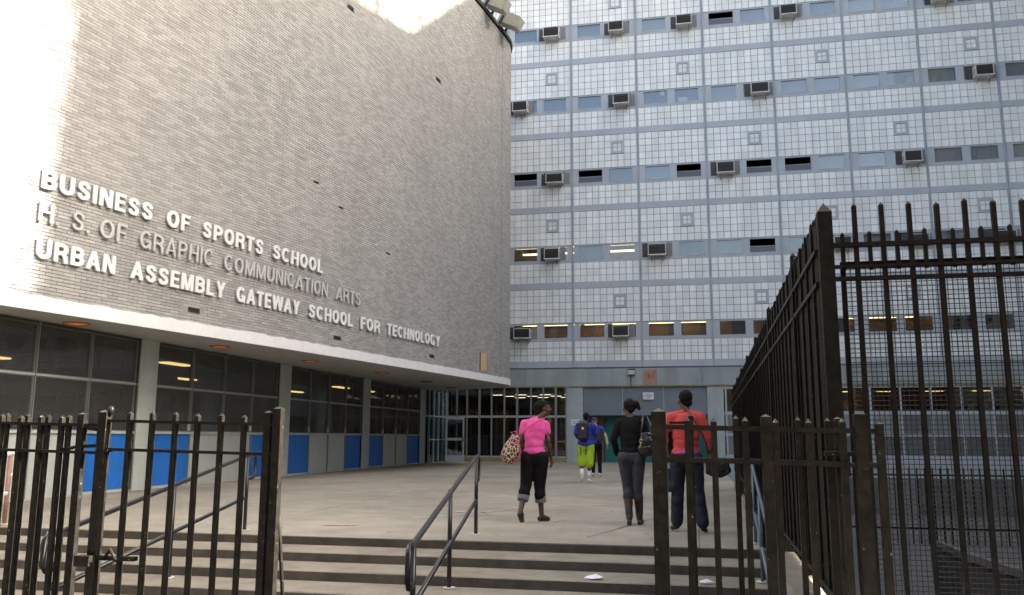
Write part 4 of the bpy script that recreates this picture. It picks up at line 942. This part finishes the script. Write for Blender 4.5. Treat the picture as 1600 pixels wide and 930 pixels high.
# ------------------------------------------------------------------ people
def caps(mb, a, b, ra, rb, m, n=14, flat=None):
    a = Vector(a); b = Vector(b); mb.tube([a, b], [ra, rb], m, n)
    for c, r in ((a, ra), (b, rb)): ell(mb, c, (r*1.0,)*3, m)
def ell(mb, c, r, m, rz=0.0, rx=0.0, ry=0.0, n=14, k=9):
    c = Vector(c); M = Matrix.Rotation(rz, 3, 'Z') @ Matrix.Rotation(rx, 3, 'X') @ Matrix.Rotation(ry, 3, 'Y'); vs = []; fs = []
    for i in range(1, k):
        th = math.pi*i/k
        for j in range(n):
            ph = 2*math.pi*j/n; vs.append(c+M @ Vector((r[0]*math.sin(th)*math.cos(ph), r[1]*math.sin(th)*math.sin(ph), r[2]*math.cos(th))))
    t = len(vs); vs += [c+M @ Vector((0,0,r[2])), c-M @ Vector((0,0,r[2]))]
    for i in range(k-2):
        for j in range(n): fs.append((i*n+j, (i+1)*n+j, (i+1)*n+(j+1)%n, i*n+(j+1)%n))
    for j in range(n): fs += [(t, j, (j+1)%n), (t+1, (k-2)*n+(j+1)%n, (k-2)*n+j)]
    mb.add(vs, fs, m)
def fuse(mb, name, parent, m, vox=.009, sm=4, disp=None):
    me = bpy.data.meshes.new(name); me.from_pydata([tuple(v) for v in mb.v], [], mb.f); o = bpy.data.objects.new('tmp', me); COL.objects.link(o)
    bmm = bmesh.new(); bmm.from_mesh(me); bmesh.ops.recalc_face_normals(bmm, faces=bmm.faces); bmm.to_mesh(me); bmm.free()
    md = o.modifiers.new('r', 'REMESH'); md.mode = 'VOXEL'; md.voxel_size = vox
    md = o.modifiers.new('s', 'SMOOTH'); md.iterations = sm; md.factor = .5
    if disp:
        tx = bpy.data.textures.new('folds', 'CLOUDS'); tx.noise_scale = disp[1]; tx.noise_depth = 2
        md = o.modifiers.new('d', 'DISPLACE'); md.texture = tx; md.strength = disp[0]; md.mid_level = .5; md.texture_coords = 'LOCAL'
    dg = bpy.context.evaluated_depsgraph_get(); new = bpy.data.meshes.new_from_object(o.evaluated_get(dg))
    bpy.data.objects.remove(o); new.materials.clear(); new.materials.append(m)
    new.polygons.foreach_set('use_smooth', [True]*len(new.polygons)); new.name = name
    return link(name, new, parent)
M_skin = mat('dark brown skin', (.075,.038,.022), .5, var=.08, scale=20)
M_skin2 = mat('brown skin', (.10,.052,.031), .5, var=.08, scale=20)
M_skin3 = mat('light skin', (.46,.30,.20), .5)
M_hair = mat('black hair', (.009,.007,.007), .7, spec=.15, bump=.8, bscale=120)
def hand(mb, wr, dirv, side, m, rz=0.0, s=1.0):
    """palm, four unequal curled fingers and a thumb leaving the side of the palm"""
    d = Vector(dirv).normalized(); f = Vector((math.cos(rz)*side*0, 1, 0)); f = Vector((-math.sin(rz), math.cos(rz), 0))
    acr = f  # fingers line up front to back
    inw = d.cross(acr).normalized()*side
    c = Vector(wr)+d*.05*s
    for q in range(3): ell(mb, Vector(wr)+d*(.02+.03*q)*s, (.017*s, .034*s, .026*s), m, rz=rz)
    for i, L in enumerate((.068, .078, .072, .055)):
        b = c+d*.035*s+acr*(.027-.018*i)*s; k1 = b+d*L*.5*s+inw*.010*s; k2 = k1+d*L*.35*s+inw*.022*s
        caps(mb, b, k1, .0095*s, .0088*s, m, 8); caps(mb, k1, k2, .0088*s, .0075*s, m, 8)
    b = Vector(wr)+d*.025*s+acr*.028*s; k1 = b+acr*.022*s+d*.028*s; k2 = k1+d*.030*s-acr*.002*s
    caps(mb, b, k1, .0115*s, .0105*s, m, 8); caps(mb, k1, k2, .0105*s, .0085*s, m, 8)
def head(mb, c, yaw, m, s=1.0, pitch=0.0):
    c = Vector(c); Rz = Matrix.Rotation(yaw, 3, 'Z') @ Matrix.Rotation(pitch, 3, 'X'); w_ = lambda x, y, z: c+Rz @ Vector((x*s, y*s, z*s))
    ell(mb, w_(0,-.012,.025), (.076*s,.096*s,.090*s), m, rz=yaw); ell(mb, w_(0,.022,-.03), (.060*s,.072*s,.085*s), m, rz=yaw, rx=pitch)
    ell(mb, w_(0,.055,-.085), (.032*s,.03*s,.026*s), m, rz=yaw)             # chin
    caps(mb, w_(0,.090,.012), w_(0,.108,-.022), .009*s, .014*s, m, 8)        # nose
    ell(mb, w_(0,.083,-.053), (.026*s,.017*s,.014*s), m, rz=yaw)             # mouth
    ell(mb, w_(0,.078,.030), (.052*s,.02*s,.014*s), m, rz=yaw)               # brow
    for sx in (-1, 1):
        ell(mb, w_(sx*.074,-.005,-.005), (.012*s,.022*s,.032*s), m, rz=yaw); ell(mb, w_(sx*.042,.058,-.03), (.026*s,.026*s,.028*s), m, rz=yaw)
    return w_
def eyes(w_, th):
    mb = MB()
    for sx in (-1, 1): ell(mb, w_(sx*.030,.083,.010), (.009,.005,.0045), M_cream, n=8, k=5); ell(mb, w_(sx*.031,.090,.010), (.006,.003,.0055), M_ink, n=8, k=5)
    mb.build('eyes', th)
def shoe(mb, an, toe, m, heel=.0):
    a = Vector(an); t = Vector(toe); d = (t-a); L = d.length; caps(mb, a+Vector((0,0,-.035)), t, .040, .030, m, 10); caps(mb, a-d*.22+Vector((0,0,-.035)), a+Vector((0,0,-.035)), .036, .04, m, 10)
def shoes(th, g, m, v=.009):
    for s_ in 'LR': mb = MB(); shoe(mb, g('an'+s_), g('toe'+s_), m); fuse(mb, 'shoe', th, m, v, 2)
def person(label, base, J, skin, look, face=0.0, bodyyaw=0.0, bulk=1.0, hpitch=0.0):
    th = thing('person', label, 'person', base, 'people walking across the plaza')
    b = bulk; g = lambda n: Vector(J[n])
    sk = MB()
    w_ = head(sk, g('head'), face, skin, 1.0, hpitch)
    caps(sk, g('neck')+Vector((0,0,-.05)), g('head')+Vector((0,-.02,-.07)), .056, .050, skin)
    for s_ in 'LR':
        caps(sk, (g('sh'+s_)+Vector((0,0,-.035))).lerp(g('neck')+Vector((0,0,-.08)), .14), g('el'+s_), .040*b, .036*b, skin); caps(sk, g('el'+s_), g('wr'+s_), .037*b, .025*b, skin)
        m1 = g('el'+s_).lerp(g('wr'+s_), .3); ell(sk, m1, (.040*b,.040*b,.06), skin)
        hand(sk, g('wr'+s_), g('wr'+s_)-g('el'+s_)+Vector((0,0,-.06)), 1 if s_ == 'L' else -1, skin, bodyyaw)
        caps(sk, g('hip'+s_), g('kn'+s_), .075*b, .052*b, skin); caps(sk, g('kn'+s_), g('an'+s_), .050*b, .034*b, skin)
        cf = g('kn'+s_).lerp(g('an'+s_), .3)+Vector((0,-.018,0)); ell(sk, cf, (.047*b,.050*b,.10), skin)
        caps(sk, g('an'+s_)+Vector((0,0,-.02)), g('toe'+s_), .034, .026, skin)
    ell(sk, g('chest'), (.13*b,.085*b,.17), skin, rz=bodyyaw); ell(sk, g('waist'), (.11*b,.08*b,.15), skin, rz=bodyyaw); ell(sk, (g('hipL')+g('hipR'))/2, (.13*b,.09*b,.11), skin, rz=bodyyaw)
    caps(sk, g('shL').lerp(g('neck'), .2)+Vector((0,0,-.04)), g('shR').lerp(g('neck'), .2)+Vector((0,0,-.04)), .035, .035, skin)
    fuse(sk, 'body', th, skin, .0075, 3); eyes(w_, th)
    look(th, g, w_, b, bodyyaw); return th
def torso(mb, g, b, yaw, m, extra=.012, hem=.0, bust=0.0, belly=0.0, blouse=0.0):
    ch, wa = g('chest'), g('waist'); hp = (g('hipL')+g('hipR'))/2; nk = g('neck')
    ell(mb, ch, (.155*b+extra,.105*b+extra,.19), m, rz=yaw); ell(mb, ch+(wa-ch)*.5, (.145*b+extra,.10*b+extra,.17), m, rz=yaw); ell(mb, wa, (.135*b+extra+belly,.098*b+extra+belly,.15), m, rz=yaw)
    caps(mb, g('shL').lerp(nk, .12)+Vector((0,0,-.035)), g('shR').lerp(nk, .12)+Vector((0,0,-.035)), .050*b+extra*.6, .050*b+extra*.6, m)
    for s_ in 'LR': caps(mb, g('sh'+s_).lerp(nk, .12)+Vector((0,0,-.025)), nk+Vector((0,0,-.03)), .050*b, .046*b, m)
    if bust:
        f = Vector((-math.sin(yaw), math.cos(yaw), 0)); x_ = Vector((f.y, -f.x, 0))
        for sx in (-1, 1): ell(mb, ch+f*.085+x_*sx*.075+Vector((0,0,-.04)), (bust,)*3, m)
    ell(mb, wa+(hp-wa)*.55, (.150*b+extra+blouse,.112*b+extra+blouse,.10+hem), m, rz=yaw)
def sleeve(mb, g, b, s_, frac, r0, r1, m, cuff=0):
    a, e, w2 = g('sh'+s_)+Vector((0,0,-.03)), g('el'+s_), g('wr'+s_); a = a.lerp(g('neck')+Vector((0,0,-.08)), .08)
    if frac <= 1: caps(mb, a, a.lerp(e, frac), r0*b, r1*b, m)
    else: caps(mb, a, e, r0*b, (r0+r1)/2*b, m); caps(mb, e, e.lerp(w2, frac-1), (r0+r1)/2*b, r1*b, m)
def legs(mb, g, b, yaw, m, frac, rt, rk, rh, seat=.155, drop=0.0):
    hp = (g('hipL')+g('hipR'))/2; ell(mb, hp+Vector((0,-.012,.01)), (seat*b,.115*b,.13), m, rz=yaw); ell(mb, hp+Vector((0,0,.09)), (.135*b,.098*b,.08), m, rz=yaw)
    for s_ in 'LR':
        h, k, a = g('hip'+s_), g('kn'+s_), g('an'+s_)
        ell(mb, h+Vector((0,-.045,-.01)), (.085*b,.085*b,.10), m)
        if frac <= 1: caps(mb, h, h.lerp(k, frac), rt*b, rh*b, m)
        else: caps(mb, h, k, rt*b, rk*b, m); caps(mb, k, k.lerp(a, frac-1), rk*b, rh*b, m); 
        if frac > 1.2: ell(mb, k.lerp(a, .28)+Vector((0,-.012,0)), (rk*b*1.02, rk*b*1.08, .10), m)
def strap(pts, r, m, th, name='strap', flat=True):
    mb = MB(); mb.tube(pts, r, m, 6); o = mb.build(name, th); return o

# --- woman in pink
M_pink = mat('pink cotton', (.66,.075,.27), .85, var=.05, scale=30, bump=.9, bscale=9); M_blk = mat('black cotton', (.010,.0095,.010), .9, var=.2, scale=30, spec=.1)
M_cuff = mat('grey denim cuff', (.14,.14,.15), .9, var=.2, scale=60); M_shoe = mat('black shoe leather', (.015,.014,.014), .4)
J = dict(hipL=(-.085,0,.88), hipR=(.085,.01,.88), knL=(-.130,.01,.50), knR=(.060,.06,.48), anL=(-.175,-.16,.145), anR=(.085,.06,.10), toeL=(-.165,-.14,.03), toeR=(.17,.15,.035),
         waist=(-.01,.02,1.06), chest=(-.01,.06,1.26), neck=(.03,.09,1.45), head=(.105,.135,1.575), shL=(-.165,.05,1.385), shR=(.145,.09,1.375), elL=(-.21,.02,1.12), elR=(.185,.05,1.12), wrL=(-.19,.12,.92), wrR=(.215,.11,.885))
def look(th, g, w_, b, yaw):
    mb = MB(); torso(mb, g, b, yaw, M_pink, bust=.075, blouse=.004); [sleeve(mb, g, b, s_, .42, .066, .062, M_pink) for s_ in 'LR']; fuse(mb, 'tshirt', th, M_pink, .009, 4, (.02,.13))
    mb = MB(); legs(mb, g, b, yaw, M_blk, 1.38, .118, .080, .068, seat=.186); fuse(mb, 'capri_trousers', th, M_blk, .010, 3, (.012,.1))
    for s_ in 'LR': mb = MB(); k, a = g('kn'+s_), g('an'+s_); mb.tube([k.lerp(a,.30), k.lerp(a,.34), k.lerp(a,.56), k.lerp(a,.58)], [.072,.079,.079,.072], M_cuff, 16); mb.build('rolled_cuff', th)
    mb = MB(); ell(mb, w_(0,-.03,.035), (.087,.098,.092), M_hair, rz=-1.0); ell(mb, w_(0,-.06,-.03), (.07,.06,.07), M_hair); ell(mb, w_(0,-.10,.03), (.05,.045,.05), M_hair); ell(mb, w_(0,.015,.075), (.07,.07,.035), M_hair); fuse(mb, 'hair', th, M_hair, .008, 2, (.015,.03))
    mb = MB()
    a = g('anL'); caps(mb, a+Vector((0,-.02,-.03)), Vector((-.165,-.10,.03)), .040, .036, M_shoe); ell(mb, Vector((-.168,-.135,.085)), (.042,.022,.085), M_shoe); fuse(mb, 'shoe', th, M_shoe, .008, 2); mb = MB()
    caps(mb, g('anR')+Vector((-.02,-.03,-.055)), Vector((.165,.14,.032)), .036, .030, M_shoe); fuse(mb, 'shoe', th, M_shoe, .008, 2)
    mb = MB(); mb.tube([g('shL').lerp(g('neck'),.3)+Vector((0,.02,.075)), g('shR').lerp(g('neck'),.2)+Vector((.02,-.075,-.03)), Vector((-.03,-.13,1.22)), Vector((-.16,-.13,1.10))], .012, mat('dark pink strap', (.55,.05,.22), .8), 6) if False else None
pinkw = person('woman in a pink t-shirt and black capris walking and looking right', (-2.24, 12.02, 0), J, M_skin, look, face=R(-72), bodyyaw=R(-14), bulk=1.02)
# giraffe print backpack on her left hip
def giraffe():
    m = bpy.data.materials.new('giraffe print cloth'); m.use_nodes = True; t = m.node_tree; b = t.nodes['Principled BSDF']; b.inputs['Roughness'].default_value = .8
    g = t.nodes.new('ShaderNodeTexCoord'); v = t.nodes.new('ShaderNodeTexVoronoi'); v.feature = 'DISTANCE_TO_EDGE'; v.inputs['Scale'].default_value = 20
    r = t.nodes.new('ShaderNodeValToRGB'); r.color_ramp.interpolation = 'CONSTANT'; r.color_ramp.elements[0].color = (.72,.56,.42,1); r.color_ramp.elements[1].color = (.075,.035,.02,1); r.color_ramp.elements[1].position = .05
    t.links.new(g.outputs['Object'], v.inputs['Vector']); t.links.new(v.outputs['Distance'], r.inputs['Fac']); t.links.new(r.outputs[0], b.inputs['Base Color']); return m
M_gir = giraffe(); M_pk2 = mat('deep pink piping', (.60,.06,.22), .7)
bg = thing('backpack', 'giraffe print backpack with pink trim hanging at the pink woman’s left hip'.replace('’', "'"), 'bag', (-2.54, 11.84, 1.0))
mb = MB(); ell(mb, (0,0,-.02), (.125,.11,.19), M_gir, ry=.25); ell(mb, (-.03,-.02,-.08), (.12,.10,.13), M_gir); ell(mb, (.05,.0,.12), (.08,.08,.09), M_gir); fuse(mb, 'pouch', bg, M_gir, .010, 4, (.02,.1))
mb = MB(); mb.tube([(.13*math.cos(a*.45)*.9+.015,-.095+.06*abs(math.cos(a*.45)),-.03+.19*math.sin(a*.45)) for a in range(-3,4)], .010, M_pk2, 6); mb.build('piping', bg)
mb = MB(); mb.tube([(.04,-.02,.19),(.0,-.03,.235),(.06,-.02,.25),(.10,-.01,.20)], .012, M_pk2, 6); mb.build('handle', bg)
mb = MB(); mb.tube([(.06,-.03,.17),(.14,.02,.23),(.24,.055,.31),(.34,.09,.385),(.41,.15,.43),(.44,.22,.435)], .009, M_pk2, 6); mb.build('strap', bg)
# --- woman in black
M_jean = mat('washed grey denim', (.032,.034,.040), .9, var=.35, scale=5); M_boot = mat('brown boot leather', (.05,.026,.018), .5, var=.3, scale=12)
J = dict(hipL=(-.085,.0,.90), hipR=(.095,.0,.90), knL=(-.06,.02,.49), knR=(.085,.0,.48), anL=(-.03,-.10,.12), anR=(.095,.06,.10), toeL=(-.035,-.03,.03), toeR=(.12,.17,.03),
         waist=(0,.01,1.07), chest=(0,.02,1.27), neck=(.0,.03,1.46), head=(-.025,.055,1.585), shL=(-.175,.02,1.40), shR=(.175,.02,1.40), elL=(-.235,.0,1.14), elR=(.245,.03,1.14), wrL=(-.20,.10,.93), wrR=(.20,.17,.98))
def look(th, g, w_, b, yaw):
    mb = MB(); torso(mb, g, b, yaw, M_blk, bust=.07); [sleeve(mb, g, b, s_, 1.93, .058, .040, M_blk) for s_ in 'LR']; fuse(mb, 'long_sleeve_top', th, M_blk, .009, 4, (.015,.12))
    mb = MB(); legs(mb, g, b, yaw, M_jean, 1.9, .106, .068, .050, seat=.178); fuse(mb, 'jeans', th, M_jean, .009, 3, (.010,.09))
    for s_ in 'LR': mb = MB(); k, a = g('kn'+s_), g('an'+s_); mb.tube([k.lerp(a,.30), k.lerp(a,.36), k.lerp(a,.8), a+Vector((0,0,-.02))], [.062,.066,.052,.048], M_boot, 14); shoe(mb, a, g('toe'+s_), M_boot); mb.box((a.x-.03,a.y-.07,max(0.004,a.z-.11)),(a.x+.03,a.y-.01,a.z-.05), M_boot); fuse(mb, 'boot', th, M_boot, .009, 2, (.012,.05))
    mb = MB(); ell(mb, w_(0,-.028,.03), (.086,.10,.092), M_hair); ell(mb, w_(.0,-.07,-.02), (.066,.05,.06), M_hair); ell(mb, w_(.062,-.115,.035), (.050,.045,.06), M_hair, ry=-.4); ell(mb, w_(.09,-.12,-.0), (.03,.03,.05), M_hair, ry=-.5); fuse(mb, 'hair', th, M_hair, .008, 2, (.02,.03))
    mb = MB(); ell(mb, w_(.045,-.10,.068), (.014,.012,.012), M_paper); mb.build('hair_tie', th)
blackw = person('woman in a black long-sleeved top, grey jeans and brown boots', (-.88, 11.95, 0), J, M_skin2, look, face=R(28))
M_bagb = mat('black patent leather', (.014,.014,.016), .22, bump=.5, bscale=25)
bg = thing('handbag', "black leather handbag on the right shoulder of the woman in black", 'bag', (-.66, 11.86, 1.1))
mb = MB(); ell(mb, (.0,0,-.02), (.115,.065,.15), M_bagb, ry=-.12); ell(mb, (.0,0,-.09), (.135,.075,.10), M_bagb); ell(mb, (.0,.0,.10), (.09,.04,.05), M_bagb); fuse(mb, 'pouch', bg, M_bagb, .009, 3, (.02,.06))
mb = MB(); mb.tube([(-.07,-.0,.13),(-.05,-.03,.27),(-.045,.05,.375),(.0,.11,.36),(.06,.06,.24),(.08,0,.12)], .011, mat('dull strap', (.10,.09,.085), .4), 6); mb.build('strap', bg)
mb = MB(); ell(mb, (-.07,-.065,-.02), (.014,.01,.03), mat('brass fitting', (.55,.42,.12), .25, metal=1)); ell(mb, (-.06,-.07,.03), (.010,.01,.02), MATS['brass fitting']); mb.build('buckle', bg)
# --- woman in red
M_red = mat('coral red cotton', (.52,.055,.05), .85, var=.06, scale=25, bump=.9, bscale=9); M_den = mat('dark indigo denim', (.014,.018,.030), .9, var=.25, scale=6); M_mag = mat('magenta hem', (.55,.06,.32), .8)
J = dict(hipL=(-.10,.0,.90), hipR=(.10,-.01,.90), knL=(-.12,.08,.49), knR=(.135,-.03,.49), anL=(-.14,.10,.10), anR=(.185,-.10,.10), toeL=(-.20,.22,.03), toeR=(.215,-.01,.03),
         waist=(0,.0,1.09), chest=(0,.01,1.31), neck=(.02,.02,1.52), head=(.0,.04,1.655), shL=(-.205,.0,1.45), shR=(.205,.0,1.45), elL=(-.285,-.01,1.20), elR=(.285,-.01,1.18), wrL=(-.23,.06,.99), wrR=(.31,.04,.98))
def look(th, g, w_, b, yaw):
    mb = MB(); torso(mb, g, b, yaw, M_red, bust=.07, extra=.016); [sleeve(mb, g, b, s_, 1.35 if s_ == 'L' else 1.6, .064, .052, M_red) for s_ in 'LR']; fuse(mb, 'top', th, M_red, .010, 4, (.025,.12))
    mb = MB(); hp = (g('hipL')+g('hipR'))/2; ell(mb, hp+Vector((0,0,.085)), (.165*b,.128*b,.055), M_mag); fuse(mb, 'undershirt', th, M_mag, .01, 2)
    mb = MB(); legs(mb, g, b, yaw, M_den, 1.92, .104, .072, .070, seat=.170); fuse(mb, 'jeans', th, M_den, .010, 3, (.014,.1))
    shoes(th, g, M_shoe, .009)
    mb = MB(); ell(mb, w_(0,-.025,.03), (.088,.102,.098), M_hair); ell(mb, w_(0,-.05,-.04), (.070,.06,.06), M_hair); fuse(mb, 'hair', th, M_hair, .008, 2, (.02,.03))
redw = person('woman in a coral red top and dark jeans behind the right gate', (-.13, 11.2, 0), J, M_skin2, look, face=R(35), bulk=1.12)
M_bagn = mat('black nylon', (.014,.015,.017), .55, bump=.4, bscale=20)
bg = thing('duffel_bag', 'black shoulder bag hanging at the right hip of the woman in red', 'bag', (.24, 11.12, .84))
mb = MB(); mb.box((-.13,-.07,-.12),(.15,.07,.06), M_bagn); ell(mb, (.02,0,-.06), (.16,.09,.10), M_bagn); fuse(mb, 'pouch', bg, M_bagn, .011, 3, (.03,.1))
mb = MB(); mb.tube([(-.08,-.04,.04),(-.12,-.12,.26),(-.20,-.165,.45),(-.29,-.15,.60),(-.36,-.02,.72)], .012, mat('dark red strap', (.10,.02,.02), .7), 6); mb.build('strap', bg)
bg = thing('tote_bag', 'dark teal shopping bag in the left hand of the woman in red', 'bag', (-.36, 11.24, .66))
mb = MB(); mb.box((-.11,-.05,-.14),(.11,.05,.12), M_bagn); ell(mb, (0,0,-.10), (.14,.07,.08), M_bagn); fuse(mb, 'pouch', bg, mat('dark teal nylon', (.012,.035,.042), .5, bump=.4, bscale=20), .010, 5, (.03,.09))
mb = MB(); mb.tube([(-.06,0,.11),(-.03,0,.22),(.0,.0,.25),(.04,0,.22),(.06,0,.11)], .008, M_bagn, 6); mb.build('handle', bg)
# --- young man in blue jersey
M_jer = mat('royal blue jersey', (.012,.03,.28), .7, bump=.8, bscale=9); M_yel = mat('neon yellow shorts', (.30,.46,.015), .75, bump=.9, bscale=9); M_ws = mat('white sock', (.75,.75,.76), .9)
J = dict(hipL=(-.10,0,.93), hipR=(.10,0,.93), knL=(-.11,.0,.51), knR=(.09,-.02,.51), anL=(-.09,-.10,.16), anR=(.075,.04,.10), toeL=(-.10,-.04,.05), toeR=(.11,.16,.035),
         waist=(0,.0,1.12), chest=(0,.02,1.36), neck=(0,.03,1.56), head=(.01,.05,1.70), shL=(-.205,.0,1.49), shR=(.205,.0,1.49), elL=(-.26,-.02,1.22), elR=(.27,.06,1.22), wrL=(-.18,.14,1.10), wrR=(.20,.20,1.12))
def look(th, g, w_, b, yaw):
    mb = MB(); torso(mb, g, b, yaw, M_jer, extra=.03, blouse=.02, hem=.03); [sleeve(mb, g, b, s_, .75, .078, .075, M_jer) for s_ in 'LR']; fuse(mb, 'jersey', th, M_jer, .011, 4, (.03,.14))
    mb = MB(); legs(mb, g, b, yaw, M_yel, 1.05, .115, .11, .105, seat=.18); fuse(mb, 'shorts', th, M_yel, .011, 4, (.03,.12))
    mb = MB()
    for x in (-.12, .02): mb.tube([(x,-.135,.93),(x,-.14,.72)], .009, M_ink, 5)
    mb.build('side_stripe', th)
    for s_ in 'LR': mb = MB(); k, a = g('kn'+s_), g('an'+s_); mb.tube([k.lerp(a,.45), a], [.056,.044], M_ws, 12); mb.build('sock', th)
    shoes(th, g, M_ws, .009)
    mb = MB(); ell(mb, w_(0,-.02,.035), (.084,.10,.088), M_hair); ell(mb, w_(0,-.05,-.03), (.068,.05,.05), M_hair); fuse(mb, 'hair', th, M_hair, .009, 2)
bluem = person('young man in a blue jersey and neon yellow shorts walking away', (-2.83, 22.5, 0), J, M_skin2, look, bulk=1.12)
bg = thing('school_backpack', 'black backpack with a small white badge on the young man in blue', 'bag', (-2.87, 22.32, 1.35))
mb = MB(); mb.box((-.14,-.12,-.24),(.14,.05,.18), M_bagn); ell(mb, (0,-.04,.17), (.14,.09,.07), M_bagn); fuse(mb, 'pouch', bg, M_bagn, .011, 8)
mb = MB(); mb.box((-.10,-.15,-.21),(.10,-.10,-.02), M_bagn); fuse(mb, 'front_pocket', bg, M_bagn, .011, 4)
mb = MB(); ell(mb, (-.0,-.125,.05), (.028,.006,.034), M_paper); mb.build('badge', bg)
mb = MB()
for sx in (-1, 1): mb.tube([(sx*.09,-.02,.19),(sx*.11,.10,.245),(sx*.12,.22,.16)], .016, M_bagn, 6)
mb.build('straps', bg)
# --- man beyond him
M_pale = mat('pale yellow sleeve', (.62,.58,.36), .8)
J = dict(hipL=(-.09,0,.92), hipR=(.09,0,.92), knL=(-.09,.05,.50), knR=(.10,.0,.50), anL=(-.10,.0,.10), anR=(.11,-.02,.10), toeL=(-.11,.13,.035), toeR=(.14,.11,.035),
         waist=(0,0,1.12), chest=(0,.02,1.34), neck=(0,.03,1.53), head=(-.05,.05,1.665), shL=(-.19,.0,1.46), shR=(.19,.0,1.46), elL=(-.25,.0,1.20), elR=(.29,-.01,1.20), wrL=(-.2,.12,1.02), wrR=(.33,.06,.97))
def look(th, g, w_, b, yaw):
    mb = MB(); torso(mb, g, b, yaw, M_jer, extra=.02, hem=.02); [sleeve(mb, g, b, s_, .4, .07, .07, M_jer) for s_ in 'LR']; fuse(mb, 'shirt', th, M_jer, .012, 3)
    mb = MB(); [sleeve(mb, g, b, s_, 1.9, .052, .045, M_pale) for s_ in 'LR']; fuse(mb, 'undersleeves', th, M_pale, .012, 3)
    mb = MB(); legs(mb, g, b, yaw, M_blk, 1.92, .095, .065, .058); fuse(mb, 'trousers', th, M_blk, .012, 3)
    shoes(th, g, M_ws, .01)
    mb = MB(); ell(mb, w_(0,-.01,.045), (.09,.108,.075), M_jer); ell(mb, w_(0,-.115,.035), (.06,.05,.012), M_jer); fuse(mb, 'cap', th, mat('navy cap', (.02,.03,.12), .7), .009, 2)
person('man in a blue cap, black trousers and pale yellow sleeves, farthest away', (-2.98, 26.2, 0), J, M_skin3, look, bulk=1.0)
bg = thing('messenger_bag', 'black bag at the hip of the man in the blue cap', 'bag', (-2.84, 26.06, 1.22))
mb = MB(); mb.box((-.10,-.06,-.16),(.12,.04,.14), M_bagn); fuse(mb, 'pouch', bg, M_bagn, .012, 5)
mb = MB(); mb.tube([(.05,-.01,.13),(-.05,-.02,.27),(-.2,.06,.33)], .014, M_bagn, 6); mb.build('strap', bg)
